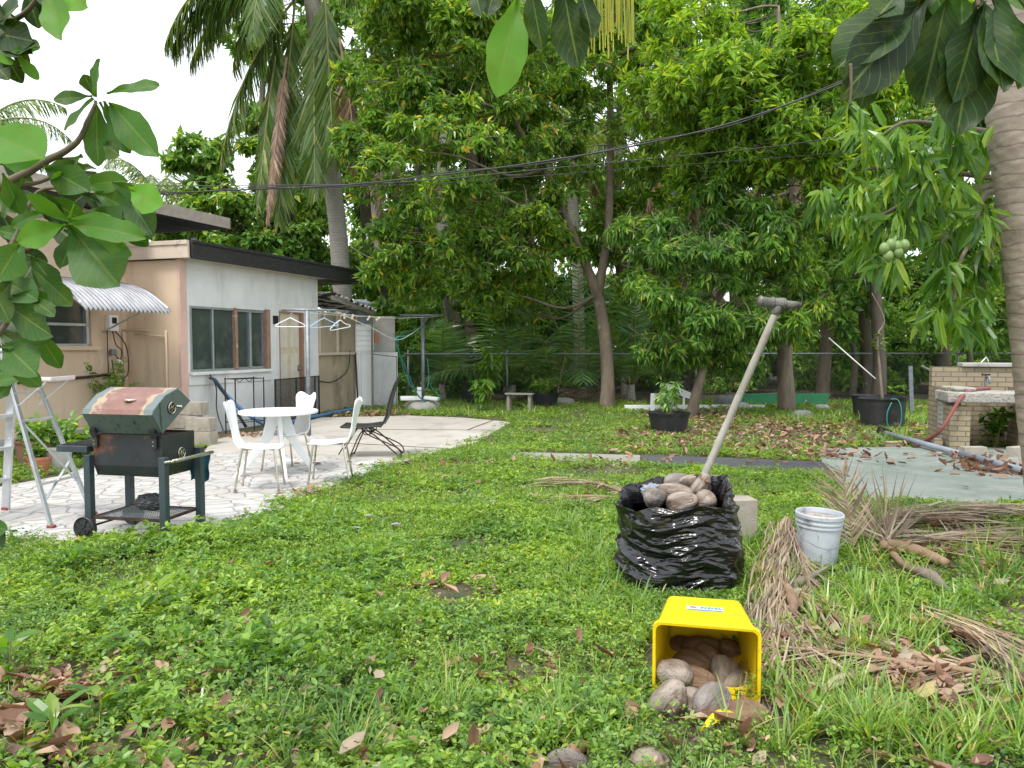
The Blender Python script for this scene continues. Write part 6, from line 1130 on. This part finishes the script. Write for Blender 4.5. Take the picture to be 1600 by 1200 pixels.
straw('thick rope-like bundle of dry leaflets running down between bucket and yellow bin', [G(1232, 850)+[0, 0, .17], G(1222, 890)+[0, 0, .10], G(1205, 960)+[0, 0, .06], G(1195, 1060)+[0, 0, .02]], 420, .5, .07, .06, 403, .008)
straw('loose dry leaflets trailing right from the bundle across the grass', [G(1205, 950)+[0, 0, .05], G(1240, 1010)+[0, 0, .03], G(1300, 1070)+[0, 0, .02]], 120, .45, .18, .06, 404, .009)
straw('long dry leaflets streaming down to the right edge of the yard', [G(1440, 975)+[0, 0, .05], G(1520, 1010)+[0, 0, .05], G(1620, 1080)+[0, 0, .04]], 110, .7, .2, .08, 405, .009)
straw('small loose fan of dry leaflets on the lawn left of the black bag', [G(985, 790)+[0, 0, .08], G(930, 765)+[0, 0, .05], G(860, 762)+[0, 0, .03]], 80, .5, .25, .08, 406, .010)
def stalk(lab, pts, rr, seed, cat='palm stalk', name='palm_stalk', mat=None):
    g = MB(); r = np.random.default_rng(seed); g.tube(pts, rr, 12, 6, rfun=lambda i, a: 1+.15*sin(a*2+i*.4)+.08*sin(a*5+i)); tag(g.build(name, mat or M('stalk_bark', (.13, .11, .09), (.24, .19, .15), .9, scale=8, bump=.6, bscale=30), smooth=True), lab, cat, 'dry stalks and husks on the ground')
stalk('dark curved palm stalk lying below the white bucket', [G(1292, 905)+[0, 0, .08], G(1262, 920)+[0, 0, .07], G(1232, 935)+[0, 0, .07], G(1222, 960)+[0, 0, .05]], [.012, .02, .026, .014], 1)
m_husk = M('curled_husk', (.16, .09, .06), (.30, .20, .13), .75, scale=6, bump=.5, bscale=20)
stalk('curled brown husk hanging below the dark stalk', [G(1228, 945)+[0, 0, .12], G(1238, 965)+[0, 0, .10], G(1240, 990)+[0, 0, .03]], [.015, .03, .012], 2, 'husk', 'palm_husk', m_husk)
stalk('brown husk beside the lower right side of the black bag', [G(1172, 905)+[0, 0, .06], G(1195, 912)+[0, 0, .08], G(1212, 905)+[0, 0, .06]], [.012, .03, .012], 3, 'husk', 'palm_husk', m_husk)
stalk('long brown palm stalk base running down from the fan of leaflets', [G(1388, 868)+[0, 0, .06], G(1410, 895)+[0, 0, .06], G(1440, 915)+[0, 0, .07], G(1480, 940)+[0, 0, .05]], [.018, .024, .03, .014], 4, mat=m_husk)
stalk('broad grey husk at the end of the long brown stalk', [G(1425, 905)+[0, 0, .07], G(1455, 925)+[0, 0, .10], G(1490, 945)+[0, 0, .04]], [.015, .045, .012], 5, 'husk', 'palm_husk')
stalk('thin curved husk in the litter at the lower right', [G(1380, 1045)+[0, 0, .05], G(1410, 1060)+[0, 0, .06], G(1450, 1075)+[0, 0, .04]], [.01, .028, .01], 6, 'husk', 'palm_husk', m_husk)
stalk('second thin curved husk in the litter below the first', [G(1375, 1065)+[0, 0, .04], G(1405, 1072)+[0, 0, .05], G(1430, 1090)+[0, 0, .04]], [.008, .02, .008], 7, 'husk', 'palm_husk', m_husk)
g = MB(); g.tube([G(1570, 1085)+[0, 0, .03], G(1640, 1100)+[0, 0, .03]], .03, 10); tag(g.build('black_tube', m_blackpl), 'black plastic tube end lying at the right edge in the litter', 'tube')

# ------------------------------------------------------------------ near leafy boughs framing the view
def near_mat(name, c1, c2, tr):
    m, t, b = _nt(name); g = node(t, 'ShaderNodeNewGeometry'); co = node(t, 'ShaderNodeTexCoord'); uv = node(t, 'ShaderNodeUVMap'); sp = node(t, 'ShaderNodeSeparateXYZ'); t.links.new(uv.outputs[0], sp.inputs[0])
    c = ramp(t, g.outputs['Random Per Island'], [(0, c1), (.6, c2), (1, tuple(x*1.5 for x in c2))]); c = mixc(t, ramp(t, noise(t, co.outputs['Object'], 14, 6, .7), [(.5, 0), (.75, .7)]), c, (.13, .17, .02)); c = mixc(t, ramp(t, noise(t, co.outputs['Object'], 7, 8, .8), [(.655, 0), (.68, 1)]), c, (.12, .05, .025))
    ab = node(t, 'ShaderNodeMath', operation='ABSOLUTE'); t.links.new(sp.outputs[1], ab.inputs[0])          # uv: x along the leaf, y -1..1 across
    mid = ramp(t, ab.outputs[0], [(.03, 1), (.07, 0)]); ml = node(t, 'ShaderNodeMath', operation='MULTIPLY_ADD'); t.links.new(ab.outputs[0], ml.inputs[0]); ml.inputs[1].default_value = -.28; t.links.new(sp.outputs[0], ml.inputs[2])
    sn = node(t, 'ShaderNodeMath', operation='MULTIPLY'); t.links.new(ml.outputs[0], sn.inputs[0]); sn.inputs[1].default_value = 9; fr = node(t, 'ShaderNodeMath', operation='FRACT'); t.links.new(sn.outputs[0], fr.inputs[0])
    vein = ramp(t, fr.outputs[0], [(0, 1), (.08, 0)]); vv = node(t, 'ShaderNodeMath', operation='MAXIMUM'); t.links.new(mid, vv.inputs[0]); t.links.new(vein, vv.inputs[1])
    sc_ = node(t, 'ShaderNodeMath', operation='MULTIPLY'); t.links.new(vv.outputs[0], sc_.inputs[0]); sc_.inputs[1].default_value = .6; c = mixc(t, sc_.outputs[0], c, (.18, .26, .06))
    t.links.new(c, b.inputs[0]); b.inputs['Roughness'].default_value = .5; b.inputs['Specular IOR Level'].default_value = .32; t.links.new(bumpn(t, vv.outputs[0], -.8, .006), b.inputs['Normal'])
    tl = node(t, 'ShaderNodeBsdfTranslucent'); t.links.new(mixc(t, 1, c, (1.5, 1.4, .35), 'MULTIPLY'), tl.inputs[0]); mx = node(t, 'ShaderNodeMixShader'); mx.inputs[0].default_value = tr
    t.links.new(b.outputs[0], mx.inputs[1]); t.links.new(tl.outputs[0], mx.inputs[2]); t.links.new(mx.outputs[0], t.nodes['Material Output'].inputs[0]); return m
N_bright = near_mat('bright_near_leaf', (.07, .20, .02), (.11, .28, .03), .5); N_mid = near_mat('mid_near_leaf', (.025, .075, .012), (.045, .12, .02), .45); N_dark = near_mat('dark_near_leaf', (.012, .03, .007), (.02, .05, .010), .3)
class BigLeaves:
    def __init__(s): s.v = []; s.f = []; s.uv = []
    def leaf(s, a, b, wd, nrm_, fold=.12, droop=.12, seed=0, obo=.62):
        a, b = np.asarray(a, float), np.asarray(b, float); wd *= .93; L = np.linalg.norm(b-a); d = (b-a)/L; sd_ = nrmz(np.cross(np.asarray(nrm_, float), d)); n = np.cross(d, sd_); r = np.random.default_rng(seed); nu, nv = 16, 8; o = len(s.v); ph = r.uniform(0, 6, 3)
        for i in range(nu+1):
            u = i/nu; uu = max(0, (u-.07)/.93); w_ = wd*L*.5*(np.sin(pi*uu**(math.log(.5)/math.log(obo))) if 0 < uu < 1 else 0)**.8*(1+.05*sin(u*13+ph[2])+.03*sin(u*29+ph[0]))+.0035
            for j in range(nv+1):
                q = j/nv*2-1; z = fold*wd*L*abs(q)*1.0*(1-uu*.5)+.02*L*sin(u*9+ph[0])*q+.012*L*sin(u*16+ph[1])*abs(q)-droop*L*(u*u-u); s.v.append(tuple(a+d*L*u+sd_*w_*q+n*z)); s.uv.append((u*1.0, q))
        s.f += [(o+i*(nv+1)+j, o+(i+1)*(nv+1)+j, o+(i+1)*(nv+1)+j+1, o+i*(nv+1)+j+1) for i in range(nu) for j in range(nv)]
    def build(s, name, mat, parent, off):
        me = bpy.data.meshes.new(name); me.from_pydata(fix(s.v, off).tolist(), [], s.f); me.polygons.foreach_set('use_smooth', [True]*len(s.f)); uv = me.uv_layers.new(name='UVMap'); li = np.zeros(len(me.loops), int); me.loops.foreach_get('vertex_index', li); uv.data.foreach_set('uv', np.array(s.uv)[li].astype(np.float32).ravel()); me.update(); return link(name, me, mat, parent)
def bough(lab, origin, twigs, groups):
    """groups: (material, Y, [(base px, base py, tip px, tip py, width ratio)])"""
    t = thing('leafy_bough', lab, 'bough', tuple(origin)); g = MB()
    for pts, r0, r1 in twigs: g.tube([P(*p) for p in pts], list(np.linspace(r0, r1, len(pts))), 8, 6, rfun=lambda i, a: 1+.1*sin(i*1.3+a))
    g.build('twig', M('near_twig', (.16, .11, .07), (.10, .10, .05), .8, scale=30, bump=.4), t, off=origin, smooth=True); k = 0
    for mat, Y, lv in groups:
        B = BigLeaves()
        for (x0, y0, x1, y1, w_) in lv:
            k += 1; r = np.random.default_rng(k+int(x0)+999); dY = r.uniform(-.16, .10)*Y*.5; a = P(x0, y0, Y+r.uniform(-.03, .03)); b = P(x1, y1, Y+dY*.5); B.leaf(a, b, w_, (r.normal()*.35, -1, .3+r.normal()*.3), seed=k, fold=.15, droop=r.uniform(.02, .2), obo=r.uniform(.52, .66))
        B.build('leaves', mat, t, origin)
bough('large leaved bough reaching in from the left in front of the house', P(-80, 340, 2.5),
  [([(-80, 330, 2.5), (0, 292, 2.4), (75, 250, 2.35), (120, 222, 2.3), (150, 160, 2.3)], .018, .005), ([(-60, 420, 2.2), (20, 400, 2.15), (70, 375, 2.1), (108, 345, 2.1)], .012, .004), ([(0, 292, 2.4), (60, 285, 2.4), (100, 268, 2.4), (150, 270, 2.4)], .008, .004), ([(75, 250, 2.35), (130, 245, 2.35)], .004, .003), ([(-60, 560, 2.1), (0, 520, 2.1), (20, 470, 2.1), (10, 440, 2.1)], .01, .004), ([(-60, 420, 2.2), (10, 395, 2.2), (60, 300, 2.25), (130, 300, 2.2)], .01, .004)],
  [(N_mid, 2.3, [(152, 152, 157, 92, .8), (148, 148, 131, 116, .8), (145, 152, 84, 156, .4), (168, 148, 250, 134, .36), (148, 155, 102, 205, .4), (152, 158, 154, 260, .40), (165, 158, 205, 240, .42), (172, 160, 248, 246, .42), (158, 158, 190, 210, .4), (130, 242, 105, 272, .5), (140, 260, 72, 268, .45), (150, 265, 118, 262, .5), (165, 225, 188, 244, .5)]),
   (N_mid, 2.1, [(108, 352, 188, 448, .62), (106, 356, 60, 300, .4), (112, 356, 172, 326, .35), (100, 360, 170, 385, .5), (60, 300, 130, 345, .5), (150, 300, 205, 330, .5), (165, 305, 232, 385, .42), (130, 290, 200, 282, .42), (70, 262, 140, 300, .5), (175, 285, 220, 310, .5), (40, 280, 5, 340, .5), (30, 380, -5, 440, .6), (50, 400, 95, 460, .5), (10, 440, 60, 470, .5), (150, 330, 195, 350, .5), (195, 300, 240, 370, .4)]),
   (N_bright, 2.05, [(105, 352, 28, 378, .52), (112, 352, 228, 372, .32), (110, 345, 45, 303, .42), (112, 342, 176, 340, .25), (113, 342, 117, 320, .6), (130, 345, 205, 400, .3), (205, 296, 255, 322, .45), (0, 250, 68, 248, .5), (-30, 205, 70, 250, .55), (95, 288, 88, 270, .5), (45, 262, 38, 250, .6)]),
   (N_mid, 2.1, [(5, 270, 34.6, 334, .5), (-20, 210, 20, 258, .55), (4, 470, 84, 526, .38), (19, 460, 95, 468, .36), (54, 420, 114, 477.6, .4), (9, 540, 59.4, 588, .5), (-1, 545, 79, 531.4, .28), (4, 560, 64, 604, .42), (-16, 520, 16, 552, .6), (14, 425, 62, 469, .45), (54, 470, 86, 494, .4), (-6, 590, 34, 554, .45), (-26, 820, 4.4, 860, .5), (-26, 815, 12.4, 828.6, .3), (-16, 440, 16, 504, .45), (-6, 480, 18, 440, .4)]),
   (N_dark, 2.6, [(120, 300, 180, 330, .5), (60, 300, 95, 350, .5), (150, 310, 215, 350, .45), (190, 320, 235, 340, .5), (80, 350, 130, 390, .5), (20, 300, 70, 340, .5), (0, 350, 50, 390, .5), (130, 380, 165, 425, .5), (60, 400, 30, 450, .5), (0, 250, 50, 290, .5), (0, 480, 45, 520, .5), (40, 440, 90, 430, .4), (0, 330, 30, 380, .6), (95, 285, 150, 275, .45), (175, 300, 190, 360, .4), (150, 290, 100, 330, .5), (10, 385, 75, 410, .5), (0, 520, 60, 560, .45)]),
   (N_mid, 2.2, [(170, 320, 222, 360, .45), (210, 320, 238, 375, .4), (120, 360, 95, 420, .5), (70, 330, 20, 355, .45), (-10, 300, 45, 330, .5), (-10, 360, 50, 372, .5), (20, 470, 70, 505, .4), (-15, 600, 35, 590, .45), (-10, 625, 20, 600, .4), (60, 520, 95, 575, .45)])])
bough('leafy bough at the top left corner against the white sky', P(-60, -20, 2.4), [([(-70, 20, 2.4), (0, 30, 2.4), (40, 20, 2.35), (80, -40, 2.3)], .012, .005), ([(-70, 60, 2.4), (0, 60, 2.4)], .008, .004)],
  [(N_dark, 2.35, [(40, -20, 60, 45, .5), (55, -30, 78, 38, .5), (0, 5, -10, 60, .6), (10, 20, 40, 48, .5), (-20, 50, 55, 65, .5), (0, 40, 30, 10, .5), (-10, 70, 52, 85, .4), (0, 80, 62, 75, .3), (5, 80, 35, 130, .5), (-20, 90, 15, 125, .5), (15, 60, 45, 105, .45), (60, -20, 95, 15, .45)]), (N_bright, 2.3, [(80, -20, 98, 64, .4), (90, -15, 138, 12, .45), (20, 80, 62, 72, .3), (25, 85, 60, 125, .35), (-15, 85, 20, 100, .6)])])
bough('dark hanging leaves at the top right corner in front of the near palm', P(1480, -40, 1.5), [([(1380, -60, 1.6), (1480, -20, 1.5), (1560, -10, 1.5), (1640, -40, 1.5)], .008, .006), ([(1440, -30, 1.5), (1435, 10, 1.5)], .005, .003), ([(1530, -20, 1.45), (1528, 10, 1.45)], .005, .003), ([(1328, 100, 1.45), (1330, 130, 1.45), (1328, 165, 1.45)], .004, .002)],
  [(N_dark, 1.5, [(1430, 0, 1305, 110, .55), (1445, -5, 1312, 155, .42), (1440, 0, 1460, 150, .5), (1480, -10, 1440, 165, .5), (1520, 5, 1495, 212, .50), (1530, 5, 1488, 160, .5), (1528, 0, 1568, 145, .4), (1545, -10, 1590, 140, .62), (1570, -20, 1640, 90, .6), (1410, -20, 1370, 30, .6), (1480, -20, 1395, 20, .4), (1370, 60, 1345, 170, .4), (1600, 0, 1625, 130, .5)]), (N_mid, 1.55, [(1500, -10, 1505, 140, .5), (1540, -20, 1610, 20, .5), (1450, -30, 1500, 80, .5)])])
bough('three large leaves hanging from the top edge at the centre', P(820, -60, 1.6), [([(740, -70, 1.6), (800, -30, 1.6), (860, -25, 1.6), (960, -60, 1.6)], .007, .005)],
  [(N_dark, 1.6, [(880, -25, 905, 106, .52), (830, -20, 848, 78, .40), (775, -30, 762, 25, .5), (900, -30, 925, 60, .45), (740, -30, 752, 25, .35)]), (N_bright, 1.6, [(808, -10, 775, 152, .38)])])
# hanging seed strings near the centre top
t = thing('palm_flower_strings', 'yellow-green palm flower strings hanging at the top beside the forked mango', 'palm flower', tuple(P(945, -30, 15.5))); g = MB(); r = np.random.default_rng(2)
for i in range(44): x = 945+r.uniform(-32, 45); g.tube([P(x, -40, 15.5+r.uniform(-.3, .3)), P(x+r.uniform(-4, 4), r.uniform(40, 95), 15.5)], [.022, .012], 4, 1)
g.build('strings', M('flower_strings', (.40, .38, .04), (.26, .32, .05), .7, scale=3), t, off=t.location)
